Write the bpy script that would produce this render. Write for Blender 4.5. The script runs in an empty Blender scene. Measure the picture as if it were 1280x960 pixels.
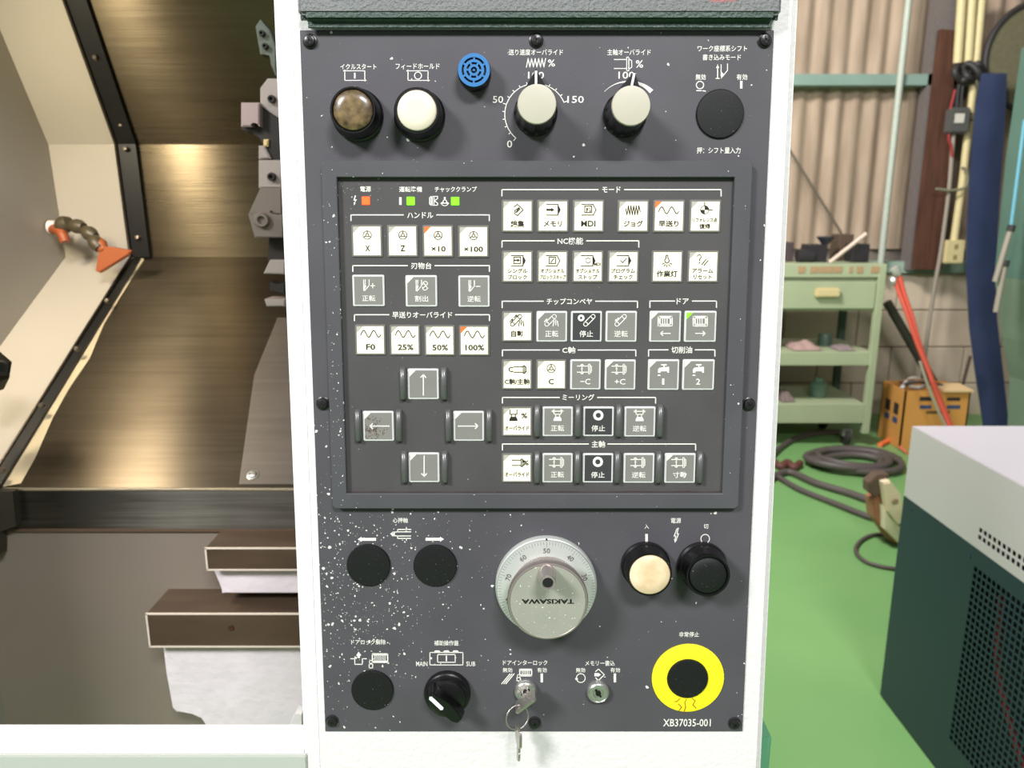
import bpy, bmesh, math, random
from mathutils import Vector, Matrix, noise
random.seed(7)
S = bpy.context.scene
COL = S.collection
# ------------------------------------------------------------------ camera, world, lights, exposure
F = 961.0
TH = math.atan(219.0 / 961.0)          # pitch below the horizon
H = 1.5                                 # camera height
cam_d = bpy.data.cameras.new('camera'); cam = bpy.data.objects.new('camera', cam_d); COL.objects.link(cam)
cam_d.sensor_fit = 'HORIZONTAL'; cam_d.sensor_width = 36.0; cam_d.lens = 36.0 * F / 1280.0
cam_d.clip_start = 0.02; cam_d.clip_end = 60
cam.location = (0, 0, H); cam.rotation_euler = (math.pi / 2 - TH, 0, 0)
cam_d.dof.use_dof = True; cam_d.dof.focus_distance = 0.61; cam_d.dof.aperture_fstop = 10.0
S.camera = cam
W = bpy.data.worlds.new('world'); S.world = W; W.use_nodes = True
W.node_tree.nodes['Background'].inputs[0].default_value = (1.0, .98, 1.0, 1)
W.node_tree.nodes['Background'].inputs[1].default_value = 0.21
def area(name, loc, target, sx, sy, power, col=(1, 1, 1)):
    l = bpy.data.lights.new(name, 'AREA'); l.shape = 'RECTANGLE'; l.size = sx; l.size_y = sy; l.energy = power; l.color = col
    o = bpy.data.objects.new(name, l); COL.objects.link(o); o.location = loc
    o.rotation_euler = (Vector(target) - Vector(loc)).to_track_quat('-Z', 'Y').to_euler(); return o
area('ceiling_lamp_left', (-2.9, -2.35, 4.15), (0, .6, 1.35), .95, .95, 215, (1, .985, 1))
area('ceiling_lamp_front', (0.7, -1.9, 3.7), (0.5, 1.2, 1.0), 1.0, .5, 104, (1, .97, 1))
area('ceiling_lamp_workshop', (-.2, 2.9, 3.8), (2.4, 4.8, .5), .9, .5, 190, (1, .96, .94))
area('machine_lamp', (-.875, 1.0, 1.74), (-.55, 1.35, 1.25), .05, .20, 6.2, (1, .87, .66))
S.view_settings.view_transform = 'Standard'; S.view_settings.look = 'None'
S.view_settings.exposure = 0.15; S.view_settings.gamma = 1.0; S.view_settings.use_curve_mapping = False
# ------------------------------------------------------------------ projection helpers (photo pixel -> point on a real plane)
def ray(px, py):
    v = py - 480.0
    return Vector((px - 640.0, F * math.cos(TH) - v * math.sin(TH), -(F * math.sin(TH) + v * math.cos(TH))))
CAM = Vector((0, 0, H))
def onY(px, py, Y): d = ray(px, py); return CAM + d * (Y / d.y)
def onX(px, py, X): d = ray(px, py); return CAM + d * (X / d.x)
def onZ(px, py, Z): d = ray(px, py); return CAM + d * ((Z - H) / d.z)
# the panel leans back a little: local x right, y up the panel, z out of it
LEAN = TH - math.radians(8.0)
PU = Vector((1, 0, 0)); PV = Vector((0, math.sin(LEAN), math.cos(LEAN))); PN = PU.cross(PV)
PO = CAM + ray(640, 480).normalized() * 0.634
PM = Matrix((PU, PV, PN)).transposed().to_4x4(); PM.translation = PO
def L(px, py, w=0.0):
    d = ray(px, py); o = PO + PN * w
    t = (o - CAM).dot(PN) / d.dot(PN); p = CAM + d * t - PO
    return Vector((p.dot(PU), p.dot(PV)))
# ------------------------------------------------------------------ materials
def lin(c): return tuple(((x / 255) / 12.92 if x / 255 <= .04045 else ((x / 255 + .055) / 1.055) ** 2.4) for x in c)
MATS = {}
def mat(name, rgb, rough=.5, metal=0, var=0, vscale=40, bump=0, bscale=300, emit=0, stretch=None, coat=0, trans=0, spec=.5, col2=None):
    if name in MATS: return MATS[name]
    m = bpy.data.materials.new(name); m.use_nodes = True; nt = m.node_tree; b = nt.nodes['Principled BSDF']
    c = lin(rgb); b.inputs['Base Color'].default_value = (*c, 1); b.inputs['Roughness'].default_value = rough
    b.inputs['Metallic'].default_value = metal; b.inputs['Specular IOR Level'].default_value = spec
    if coat: b.inputs['Coat Weight'].default_value = coat; b.inputs['Coat Roughness'].default_value = .1
    if trans: b.inputs['Transmission Weight'].default_value = trans
    tc = nt.nodes.new('ShaderNodeTexCoord'); src = tc.outputs['Object']
    if stretch:
        mp = nt.nodes.new('ShaderNodeMapping'); mp.inputs['Scale'].default_value = stretch
        nt.links.new(src, mp.inputs['Vector']); src = mp.outputs[0]
    if var or col2:
        n = nt.nodes.new('ShaderNodeTexNoise'); n.inputs['Scale'].default_value = vscale; n.inputs['Detail'].default_value = 5
        nt.links.new(src, n.inputs['Vector'])
        r = nt.nodes.new('ShaderNodeValToRGB'); r.color_ramp.elements[0].position = .32; r.color_ramp.elements[1].position = .68
        a = lin(col2) if col2 else tuple(x * (1 - var) for x in c)
        d = c if col2 else tuple(min(1, x * (1 + var)) for x in c)
        r.color_ramp.elements[0].color = (*a, 1); r.color_ramp.elements[1].color = (*d, 1)
        nt.links.new(n.outputs['Fac'], r.inputs[0]); nt.links.new(r.outputs[0], b.inputs['Base Color'])
    if bump:
        n2 = nt.nodes.new('ShaderNodeTexNoise'); n2.inputs['Scale'].default_value = bscale; n2.inputs['Detail'].default_value = 3
        nt.links.new(src, n2.inputs['Vector']); bp = nt.nodes.new('ShaderNodeBump'); bp.inputs['Strength'].default_value = bump
        bp.inputs['Distance'].default_value = .002
        nt.links.new(n2.outputs['Fac'], bp.inputs['Height']); nt.links.new(bp.outputs[0], b.inputs['Normal'])
    if emit:
        b.inputs['Emission Color'].default_value = (*c, 1); b.inputs['Emission Strength'].default_value = emit
    MATS[name] = m; return m
def chipped(name, rgb, rough, chip=(225, 226, 218), base=.05, extra=.0, corner=None, cell=210.0, size=.32, tint=None):
    """painted metal with small paint chips: a random few Voronoi cells show bare bright metal, more of them near `corner`"""
    m = bpy.data.materials.new(name); m.use_nodes = True; nt = m.node_tree; b = nt.nodes['Principled BSDF']; N = nt.nodes.new; K = nt.links.new
    tc = N('ShaderNodeTexCoord')
    nz = N('ShaderNodeTexNoise'); nz.inputs['Scale'].default_value = 420; K(tc.outputs['Object'], nz.inputs['Vector'])
    mx = N('ShaderNodeVectorMath'); mx.operation = 'MULTIPLY_ADD'; mx.inputs[1].default_value = (.0028,) * 3
    K(nz.outputs['Color'], mx.inputs[0]); K(tc.outputs['Object'], mx.inputs[2])
    def math_(op, a, c, cl=False):
        q = N('ShaderNodeMath'); q.operation = op; q.use_clamp = cl
        for i, v in enumerate((a, c)):
            if isinstance(v, (int, float)): q.inputs[i].default_value = v
            else: K(v, q.inputs[i])
        return q.outputs[0]
    dens = base
    if corner:
        sep = N('ShaderNodeSeparateXYZ'); K(tc.outputs['Object'], sep.inputs[0])
        cx, cy, rx, ry = corner
        a = math_('DIVIDE', math_('SUBTRACT', sep.outputs[0], cx), rx); c_ = math_('DIVIDE', math_('SUBTRACT', sep.outputs[1], cy), ry)
        d2 = math_('ADD', math_('MULTIPLY', a, a), math_('MULTIPLY', c_, c_))
        fall = math_('POWER', 2.718, math_('MULTIPLY', d2, -1.0))
        n4 = N('ShaderNodeTexNoise'); n4.inputs['Scale'].default_value = 25; K(tc.outputs['Object'], n4.inputs['Vector'])
        fall = math_('MULTIPLY', fall, math_('MULTIPLY', n4.outputs['Fac'], 2.0))
        dens = math_('ADD', math_('MULTIPLY', fall, extra), base)
    masks = []
    for sc, sz in ((cell, size), (cell * 2.1, size * .9)):
        v = N('ShaderNodeTexVoronoi'); v.inputs['Scale'].default_value = sc; K(mx.outputs[0], v.inputs['Vector'])
        sc_ = N('ShaderNodeSeparateColor'); K(v.outputs['Color'], sc_.inputs[0])
        pick = math_('LESS_THAN', sc_.outputs[0], dens)
        rad = math_('MULTIPLY', math_('POWER', sc_.outputs[1], 2.0), sz)
        masks.append(math_('MULTIPLY', pick, math_('LESS_THAN', v.outputs['Distance'], math_('ADD', rad, .08))))
    mk = math_('MAXIMUM', masks[0], masks[1])
    n3 = N('ShaderNodeTexNoise'); n3.inputs['Scale'].default_value = 14; n3.inputs['Detail'].default_value = 4; K(tc.outputs['Object'], n3.inputs['Vector'])
    cr = N('ShaderNodeValToRGB'); c = lin(rgb); cr.color_ramp.elements[0].position = .3; cr.color_ramp.elements[1].position = .7
    cr.color_ramp.elements[0].color = (*[x * .9 for x in c], 1); cr.color_ramp.elements[1].color = (*[x * 1.1 for x in c], 1)
    K(n3.outputs['Fac'], cr.inputs[0])
    mix = N('ShaderNodeMix'); mix.data_type = 'RGBA'; K(mk, mix.inputs['Factor']); K(cr.outputs[0], mix.inputs['A'])
    mix.inputs['B'].default_value = (*lin(chip), 1); K(mix.outputs['Result'], b.inputs['Base Color'])
    b.inputs['Roughness'].default_value = rough; b.inputs['Specular IOR Level'].default_value = .3
    n5 = N('ShaderNodeTexNoise'); n5.inputs['Scale'].default_value = 900; K(tc.outputs['Object'], n5.inputs['Vector'])
    bp = N('ShaderNodeBump'); bp.inputs['Strength'].default_value = .12; bp.inputs['Distance'].default_value = .0006
    K(n5.outputs['Fac'], bp.inputs['Height']); K(bp.outputs[0], b.inputs['Normal'])
    MATS[name] = m; return m
# ------------------------------------------------------------------ object helpers
def link(name, me, parent=None, loc=(0, 0, 0), rot=None):
    o = bpy.data.objects.new(name, me); COL.objects.link(o)
    if parent: o.parent = parent
    o.location = loc
    if rot: o.rotation_euler = rot
    return o
def mesh(name, bm, m, parent=None, loc=(0, 0, 0), rot=None, smooth=None):
    me = bpy.data.meshes.new(name); bmesh.ops.recalc_face_normals(bm, faces=bm.faces[:]) if smooth != 'flat2d' else None
    if any(x.name.startswith('stainless') for x in (m if isinstance(m, (list, tuple)) else [m])):   # brushing direction: u runs along x
        uv = bm.loops.layers.uv.new('UVMap')
        for f in bm.faces:
            for l in f.loops: l[uv].uv = (l.vert.co.x, l.vert.co.y * .5 + l.vert.co.z)
    bm.to_mesh(me); bm.free()
    for x in (m if isinstance(m, (list, tuple)) else [m]): me.materials.append(x)
    if smooth is not None and smooth != 'flat2d':
        me.shade_smooth(); me.set_sharp_from_angle(angle=math.radians(smooth))
    return link(name, me, parent, loc, rot)
def tag(o, label=None, cat=None, group=None, kind=None):
    if label: o['label'] = label
    if cat: o['category'] = cat
    if group: o['group'] = group
    if kind: o['kind'] = kind
    return o
def empty(name, loc=(0, 0, 0), label=None, cat=None, group=None, M=None):
    o = bpy.data.objects.new(name, None); COL.objects.link(o); o.empty_display_size = .02
    if M: o.matrix_world = M
    else: o.location = loc
    return tag(o, label, cat, group)
def box(bm, x0, x1, y0, y1, z0, z1, bev=0, seg=2, mi=0):
    r = bmesh.ops.create_cube(bm, size=1, matrix=Matrix.Translation(((x0 + x1) / 2, (y0 + y1) / 2, (z0 + z1) / 2)) @ Matrix.Diagonal((abs(x1 - x0), abs(y1 - y0), abs(z1 - z0), 1)))
    vs = r['verts']
    for f in {f for v in vs for f in v.link_faces}: f.material_index = mi
    if bev:
        es = list({e for v in vs for e in v.link_edges})
        bmesh.ops.bevel(bm, geom=es, offset=bev, segments=seg, affect='EDGES', clamp_overlap=True)
    return bm
def solid(bm, t):
    bmesh.ops.recalc_face_normals(bm, faces=bm.faces[:]); bm.normal_update(); bmesh.ops.solidify(bm, geom=bm.faces[:], thickness=t)
def boxbm(*a, **k): return box(bmesh.new(), *a, **k)
def lathe(bm, prof, seg=40, c=(0, 0), cap=True, M=None):
    rings = []
    for r, z in prof:
        rings.append([bm.verts.new((c[0] + r * math.cos(2 * math.pi * i / seg), c[1] + r * math.sin(2 * math.pi * i / seg), z)) for i in range(seg)] if r > 1e-7 else [bm.verts.new((c[0], c[1], z))])
    for a, b in zip(rings, rings[1:]):
        for i in range(seg):
            j = (i + 1) % seg
            if len(a) == 1 and len(b) == 1: continue
            if len(a) == 1: bm.faces.new((a[0], b[i], b[j]))
            elif len(b) == 1: bm.faces.new((a[i], a[j], b[0]))
            else: bm.faces.new((a[i], a[j], b[j], b[i]))
    if cap:
        for r in (rings[0], rings[-1]):
            if len(r) > 2: bm.faces.new(r)
    if M:
        for r in rings:
            for v in r: v.co = M @ v.co
    return bm
def tube(bm, pts, r, seg=8, closed=False):
    pts = [Vector(p) for p in pts]; n = len(pts); rings = []; up = None
    for i, p in enumerate(pts):
        a = pts[(i - 1) % n] if (closed or i > 0) else p; b = pts[(i + 1) % n] if (closed or i < n - 1) else p
        t = (b - a).normalized()
        if up is None: up = t.orthogonal().normalized()
        up = (up - t * up.dot(t)).normalized(); s = t.cross(up); rr = r[i] if isinstance(r, (list, tuple)) else r
        rings.append([bm.verts.new(p + (up * math.cos(2 * math.pi * k / seg) + s * math.sin(2 * math.pi * k / seg)) * rr) for k in range(seg)])
    m = n if closed else n - 1
    for i in range(m):
        a, b = rings[i], rings[(i + 1) % n]
        if closed and i == n - 1:      # untwist the closing ring
            k0 = min(range(seg), key=lambda k: (b[k].co - a[0].co).length); b = b[k0:] + b[:k0]
        for k in range(seg): bm.faces.new((a[k], a[(k + 1) % seg], b[(k + 1) % seg], b[k]))
    if not closed: bm.faces.new(rings[0]); bm.faces.new(rings[-1])
    return bm
def smoothpts(P, n=8, closed=False):
    P = [Vector(p) for p in P]; out = []; N_ = len(P)
    rng = range(N_ if closed else N_ - 1)
    for i in rng:
        g = (lambda k: P[k % N_]) if closed else (lambda k: P[max(0, min(N_ - 1, k))])
        p0, p1, p2, p3 = g(i - 1), g(i), g(i + 1), g(i + 2)
        for k in range(n):
            t = k / n
            out.append(.5 * ((2 * p1) + (p2 - p0) * t + (2 * p0 - 5 * p1 + 4 * p2 - p3) * t * t + (3 * p1 - p0 - 3 * p2 + p3) * t ** 3))
    if not closed: out.append(P[-1])
    return out
def prism(bm, pts2, z0, z1, bev=0, seg=2):
    """polygon in x,y extruded along z"""
    a = [bm.verts.new((p[0], p[1], z0)) for p in pts2]; b = [bm.verts.new((p[0], p[1], z1)) for p in pts2]
    fs = [bm.faces.new(a[::-1]), bm.faces.new(b)]
    for i in range(len(a)): j = (i + 1) % len(a); fs.append(bm.faces.new((a[i], a[j], b[j], b[i])))
    if bev: bmesh.ops.bevel(bm, geom=[e for e in fs[1].edges], offset=bev, segments=seg, affect='EDGES', clamp_overlap=True)
    return bm
def rrect(w, h, r, n=5):
    out = []
    for cx, cy, a0 in ((w / 2 - r, h / 2 - r, 0), (-w / 2 + r, h / 2 - r, 90), (-w / 2 + r, -h / 2 + r, 180), (w / 2 - r, -h / 2 + r, 270)):
        for i in range(n + 1):
            a = math.radians(a0 + 90 * i / n); out.append((cx + r * math.cos(a), cy + r * math.sin(a)))
    return out
# ------------------------------------------------------------------ lettering and line symbols
TC = {}
def glyphs(s, thick=.012):
    k = (s, thick)
    if k in TC: return TC[k]
    c = bpy.data.curves.new('t', 'FONT'); c.body = s; c.resolution_u = 2; c.offset = thick; c.fill_mode = 'FRONT'; c.dimensions = '2D'
    o = bpy.data.objects.new('t', c); COL.objects.link(o); dg = bpy.context.evaluated_depsgraph_get(); dg.update()
    me = o.evaluated_get(dg).to_mesh()
    vs = [(v.co.x, v.co.y) for v in me.vertices]; fs = [tuple(p.vertices) for p in me.polygons]
    o.evaluated_get(dg).to_mesh_clear(); bpy.data.objects.remove(o); bpy.data.curves.remove(c)
    x0 = min(v[0] for v in vs); x1 = max(v[0] for v in vs); y0 = min(v[1] for v in vs); y1 = max(v[1] for v in vs)
    W_, H_ = x1 - x0, y1 - y0
    TC[k] = ([((x - x0) / W_ - .5, (y - y0) / H_ - .5) for x, y in vs], fs, W_, H_); return TC[k]
def addtext(bm, s, w, h, M=None, thick=.012):
    vs, fs, W_, H_ = glyphs(s, thick); V_ = []
    for x, y in vs:
        p = Vector((x * w, y * h, 0)); V_.append(bm.verts.new(M @ p if M else p))
    for f in fs:
        try: bm.faces.new([V_[i] for i in f])
        except ValueError: pass
def ptext(name, s, cx, cy, pw, ph, m, parent, w=.0001, base=(0, 0), thick=.012, rot=0, label=None):
    """flat lettering fitted to a photo rectangle on the panel plane at height w"""
    c = L(cx, cy, w); a = L(cx - pw / 2, cy, w); b = L(cx + pw / 2, cy, w); t = L(cx, cy - ph / 2, w); u = L(cx, cy + ph / 2, w)
    bm = bmesh.new(); addtext(bm, s, (b - a).length, (t - u).length, Matrix.Rotation(math.radians(rot), 4, 'Z') if rot else None, thick)
    o = mesh(name, bm, m, parent, (c.x - base[0], c.y - base[1], w), smooth='flat2d')
    if label: o['label'] = label
    return o
class Draw:
    """strokes and fills in photo pixels about (cx,cy), laid on the panel plane at height w"""
    def __init__(s, cx, cy, w): s.cx, s.cy, s.w = cx, cy, w; s.o = L(cx, cy, w); s.bm = bmesh.new()
    def q(s, x, y): p = L(s.cx + x, s.cy + y, s.w) - s.o; return Vector((p.x, p.y, 0))
    def fill(s, pts): s.bm.faces.new([s.bm.verts.new(s.q(*p)) for p in pts][::-1]); return s
    def seg(s, a, b, t=1.0, ext=True):
        t = max(t * 1.1, 1.05)
        a, b = Vector(a), Vector(b); d = (b - a)
        if d.length < 1e-6: return s
        d.normalize(); n = Vector((-d.y, d.x)) * t / 2; e = d * (t / 2 if ext else 0)
        return s.fill([a - e - n, b + e - n, b + e + n, a - e + n])
    def line(s, pts, t=1.0, closed=False, ext=True):
        for i in range(len(pts) - (0 if closed else 1)): s.seg(pts[i], pts[(i + 1) % len(pts)], t, ext)
        return s
    def arc(s, x, y, r, a0=0, a1=360, t=1.0, n=20):
        P = [(x + r * math.cos(math.radians(a0 + (a1 - a0) * i / n)), y + r * math.sin(math.radians(a0 + (a1 - a0) * i / n))) for i in range(n + 1)]
        V_ = []
        for i, p in enumerate(P):
            a = math.radians(a0 + (a1 - a0) * i / n); c_, s_ = math.cos(a), math.sin(a)
            V_.append((s.bm.verts.new(s.q(x + (r - t / 2) * c_, y + (r - t / 2) * s_)), s.bm.verts.new(s.q(x + (r + t / 2) * c_, y + (r + t / 2) * s_))))
        for (a, b), (c, d) in zip(V_, V_[1:]): s.bm.faces.new((a, c, d, b))
        return s
    def disc(s, x, y, r, n=18): return s.fill([(x + r * math.cos(2 * math.pi * i / n), y + r * math.sin(2 * math.pi * i / n)) for i in range(n)])
    def rect(s, x0, y0, x1, y1, t=0):
        P = [(x0, y0), (x1, y0), (x1, y1), (x0, y1)]
        return s.line(P, t, True) if t else s.fill(P)
    def out(s, name, m, parent, base=(0, 0), label=None):
        o = mesh(name, s.bm, m, parent, (s.o.x - base[0], s.o.y - base[1], s.w), smooth='flat2d')
        if label: o['label'] = label
        return o
# ------------------------------------------------------------------ materials used on the panel
plate_m = chipped('plate_paint', (78, 77, 81), .5, base=.013, extra=.5, corner=(-.165, -.165, .085, .085), cell=260, size=.30)
bezel_m = chipped('bezel_paint', (78, 79, 82), .45, base=.014, extra=.2, corner=(-.15, -.02, .03, .14), cell=300, size=.24)
memb_m = chipped('membrane_film', (77, 76, 76), .42, base=.006, extra=.35, corner=(-.125, .165, .03, .02), cell=420, size=.18, chip=(190, 190, 185))
hood_m = mat('hood_vinyl', (112, 115, 114), .5, var=.06, vscale=30, bump=.9, bscale=420)
white_m = mat('white_paint', (224, 223, 221), .5, var=.012, vscale=8, bump=.35, bscale=220)
black_m = mat('black_plastic', (12, 12, 13), .28, var=.1, vscale=90)
blackmatt_m = chipped('black_cap', (21, 23, 23), .55, base=.12, chip=(95, 98, 95), cell=520, size=.14)
ink_w = mat('white_ink', (232, 233, 222), .6)
ink_k = mat('dark_ink', (28, 25, 24), .7)
cream_m = mat('cream_key', (254, 250, 218), .45, var=.01, vscale=60)
creamfr_m = mat('key_rim_grey', (112, 111, 103), .5)
greykey_m = mat('grey_key', (126, 126, 120), .45, var=.03, vscale=50)
greyfr_m = mat('key_rim_pale', (205, 208, 205), .5)
dkey_m = mat('dark_key', (58, 59, 60), .45)
ivory_m = mat('ivory_cap', (182, 178, 160), .42, var=.02, vscale=60)
led_o = mat('led_orange', (255, 98, 42), .4, emit=.75); led_g = mat('led_green', (120, 232, 30), .4, emit=.75)
corner_l = mat('corner_pale', (232, 230, 214), .5); corner_g = mat('corner_grey', (176, 174, 162), .5)
guard_m = mat('guard_plastic', (84, 86, 84), .32, var=.12, vscale=120, coat=.2)
chrome_m = mat('worn_chrome', (196, 196, 192), .3, metal=.85, var=.06, vscale=200)
steelk_m = mat('key_steel', (186, 182, 174), .32, metal=.9, bump=.2, bscale=900)
# ------------------------------------------------------------------ operator cabinet (white body that carries the panel)
cab = empty('operator_cabinet', label='white painted operator cabinet column that carries the dark control panel', cat='cabinet', M=PM)
bm = boxbm(-.1765, .2230, -.62, .50, -.26, -.002, bev=.006, seg=3)
mesh('cabinet_body', bm, white_m, cab, smooth=35)
# grey textured hood above the panel
a = L(372, 4, .012); b = L(977, 4, .012)
hood = empty('monitor_housing', label='grey textured monitor housing above the control panel, cut by top edge', cat='housing', M=PM)
bm = boxbm(a.x, b.x, .2845, .46, -.001, .013, bev=.0022, seg=3); o = mesh('housing_shell', bm, hood_m, hood, smooth=40)
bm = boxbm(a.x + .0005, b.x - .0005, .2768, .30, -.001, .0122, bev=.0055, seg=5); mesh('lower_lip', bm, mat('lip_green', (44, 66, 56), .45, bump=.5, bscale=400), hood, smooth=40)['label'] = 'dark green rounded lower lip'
ptext('lettering', 'TAKISAWA', 903, -1.2, 34, 8, mat('red_ink', (190, 96, 92), .6), hood, .01315, label='faded red lettering cut by the top edge')
# ------------------------------------------------------------------ control panel
cp = empty('control_panel', label='dark grey lathe control panel with key pad, knobs and handwheel', cat='control panel', M=PM)
bm = prism(bmesh.new(), [(-.1645, -.3092), (-.1645, .2768), (.2031, .2768), (.2031, -.3092)], -.002, 0, bev=.0006, seg=1)
plate = mesh('face_plate', bm, plate_m, cp)
def ring(bm, outer, inner, z0, z1):
    n = len(outer); V_ = [[bm.verts.new((p[0], p[1], z)) for p in P] for z in (z0, z1) for P in (outer, inner)]
    o0, i0, o1, i1 = V_
    for k in range(n):
        j = (k + 1) % n
        bm.faces.new((o1[k], o1[j], i1[j], i1[k])); bm.faces.new((o0[j], o0[k], i0[k], i0[j]))
        bm.faces.new((o0[k], o0[j], o1[j], o1[k])); bm.faces.new((i0[j], i0[k], i1[k], i1[j]))
    return bm
def off(P, x, y): return [(p[0] + x, p[1] + y) for p in P]
BZ = .0065
a, b = L(401, 200.7, BZ), L(923, 636.0, BZ); c, d = L(421, 221.5, BZ), L(903, 617, BZ)
ox0, oy1 = a.x, a.y; ox1, oy0 = b.x, b.y; ix0, iy1 = c.x, c.y; ix1, iy0 = d.x, d.y
bm = ring(bmesh.new(), off(rrect(ox1 - ox0, oy1 - oy0, .004), (ox0 + ox1) / 2, (oy0 + oy1) / 2), off(rrect(ix1 - ix0, iy1 - iy0, .0004), (ix0 + ix1) / 2, (iy0 + iy1) / 2), .0, BZ)
bmesh.ops.bevel(bm, geom=[e for e in bm.edges if all(v.co.z > BZ - 1e-6 for v in e.verts) and any(abs(f.normal.z) < .5 for f in e.link_faces)], offset=.0006, segments=2, affect='EDGES') if False else None
bez = mesh('keypad_bezel', bm, bezel_m, cp, smooth=35); tag(bez, 'raised grey bezel with chipped edges')
bv = bez.modifiers.new('edge', 'BEVEL'); bv.width = .0007; bv.segments = 2; bv.limit_method = 'ANGLE'
K0 = .0020   # membrane surface
memb = mesh('key_membrane', boxbm(ix0 - .001, ix1 + .001, iy0 - .001, iy1 + .001, .0003, K0), memb_m, cp)
ragged = mesh('sealant_bead', tube(bmesh.new(), smoothpts([(ix0 + .0005 + (ix1 - ix0 - .001) * i / 22, iy0 + .0004 + random.uniform(-.0002, .0003), K0) for i in range(23)], 2), .0005, 6), mat('dark_sealant', (62, 44, 38), .7), cp)
# --- headings: (text, centre x, y, width, height) and bracket (x0, gap0, gap1, x1, y, drop)
def heading(s, cx, cy, pw, ph, br, en):
    ptext('heading_lettering', s, cx, cy, pw, ph, ink_w, cp, K0 + .0001, label='white heading "%s"' % s)
    x0, g0, g1, x1, y, yd = br
    D = Draw((x0 + x1) / 2, y, K0 + .0001); X = lambda v: v - D.cx
    D.line([(X(x0), yd - y), (X(x0), 0), (X(g0), 0)], 1.2, ext=True); D.out('bracket_line', ink_w, cp)
    D = Draw((x0 + x1) / 2, y, K0 + .0001); D.line([(X(g1), 0), (X(x1), 0), (X(x1), yd - y)], 1.2); D.out('bracket_line', ink_w, cp)
heading('ハンドル', 525.3, 269, 32.5, 7.6, (438.7, 504, 546, 611.6, 268.6, 275.6), '')
heading('刃物台', 526.6, 332.2, 25.5, 8.4, (441, 509, 543.8, 611.7, 332, 339), '')
heading('早送りオーバライド', 527.9, 393.6, 75, 8.2, (443, 486, 569.5, 611.8, 393.4, 400.6), '')
heading('モード', 764.2, 237, 23, 7.6, (627.4, 747.5, 780.8, 901.4, 237, 244.8), '')
heading('NC機能', 712.9, 301.2, 32, 8.8, (627.5, 692.8, 733.4, 798.5, 301, 308.8), '')
heading('チップコンベヤ', 711.7, 376.8, 57, 8, (627.7, 679, 744.7, 796.8, 376.5, 384.4), '')
heading('ドア', 853.3, 376.6, 15, 7.6, (812.4, 843, 865.6, 895.6, 376.3, 384), '')
heading('C軸', 710.9, 437.6, 16.2, 8.2, (628, 699, 722.8, 794.7, 437.5, 444.8), '')
heading('切削油', 852.2, 437.4, 26, 8.6, (810.7, 834.8, 869.2, 893.6, 437.3, 445), '')
heading('ミーリング', 722.9, 496.6, 40, 7.8, (628, 699, 747, 819.5, 496.8, 503.8), '')
heading('主軸', 747.9, 555.2, 16.7, 8.4, (628, 735.3, 760, 869.5, 555, 562.4), '')
# --- pilot lamps
for s, tx, ty, pw, lx, ly, m, nm in (('電源', 457, 236.3, 13.5, 457.4, 251, led_o, 'orange'), ('運転準備', 513.2, 236.6, 28.7, 513.4, 251.3, led_g, 'green'), ('チャッククランプ', 569.7, 236.6, 52.5, 569, 251.5, led_g, 'green')):
    ptext('lamp_lettering', s, tx, ty, pw, 7, ink_w, cp, K0 + .0001, label='white lettering "%s"' % s)
    p = L(lx, ly, K0); mesh('pilot_lamp', boxbm(-.0033, .0033, -.0033, .0033, K0, K0 + .0006, bev=.0004), m, cp, (p.x, p.y, 0))['label'] = 'lit square %s pilot lamp under "%s"' % (nm, s)
D = Draw(444, 250.3, K0 + .0001); D.fill([(-.5, -6), (1, -6), (-.4, -1), (2, -1), (-.6, 3.4), (.6, 3.4), (-1.4, 6.6), (-1.9, 2.6), (-1, 2.9), (.2, .4), (-2.2, .4)]); D.out('lightning_symbol', ink_w, cp)
Draw(500.5, 251.3, K0 + .0001).rect(-1.6, -4.8, 1.6, 4.8).out('bar_symbol', ink_w, cp)
D = Draw(542, 251, K0 + .0001); D.line([(-5, -4), (-3, -5.5), (-3, 5.5), (-5, 4)], .7, True); D.line([(-1.5, -5.5), (5, -5.5), (5, -3), (1, 0), (5, 3), (5, 5.5), (-1.5, 5.5)], .8, True); D.seg((.5, -5), (.5, 5), .8); D.out('chuck_symbol', ink_w, cp)
D = Draw(556, 252, K0 + .0001); D.arc(0, 0, 2.2, t=1)
for a in (-90, 30, 150):
    c, s = math.cos(math.radians(a)), math.sin(math.radians(a)); D.seg((2.4 * c, 2.4 * s), (5.6 * c, 5.6 * s), 2.0, False)
D.arc(0, .2, 5, 25, 155, .8, 10); D.out('jaw_symbol', ink_w, cp)
# --- key symbols, drawn about the key centre in photo pixels
def sy_wheel(D, y=-7.5, x=0):
    D.arc(x, y, 5.2, t=.8); D.arc(x, y, 1.9, t=.9, n=12)
    for a in (-90, 30, 150): c, s = math.cos(math.radians(a)), math.sin(math.radians(a)); D.seg((x + 2 * c, y + 2 * s), (x + 5 * c, y + 5 * s), .9, False)
def sy_wave(D, y=-7.5, x=0, w=25, h=4.2):
    D.line([(x - w / 2 + w * i / 28, y - h * math.sin(i / 28 * 4 * math.pi - .35)) for i in range(29)], .95)
def sy_jog(D, y=-7.5): D.line([(-9 + 18 * i / 11, y + (5.5 if i % 2 else -5.5) * (1 if 0 < i < 11 else .3)) for i in range(12)], .85)
def tape(D, x0, x1, y, h, solid):
    D.line([(x0, y - h), (x1, y - h)], .8); D.line([(x0, y + h), (x1, y + h)], .8)
    if solid: D.seg((x1, y - h), (x1, y + h), .8); D.fill([(x1, y - h), (x1 + 3.4, y), (x1, y + h)])
    else: D.line([(x1, y - h), (x1 + 3.6, y), (x1, y + h)], .9)
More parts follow.
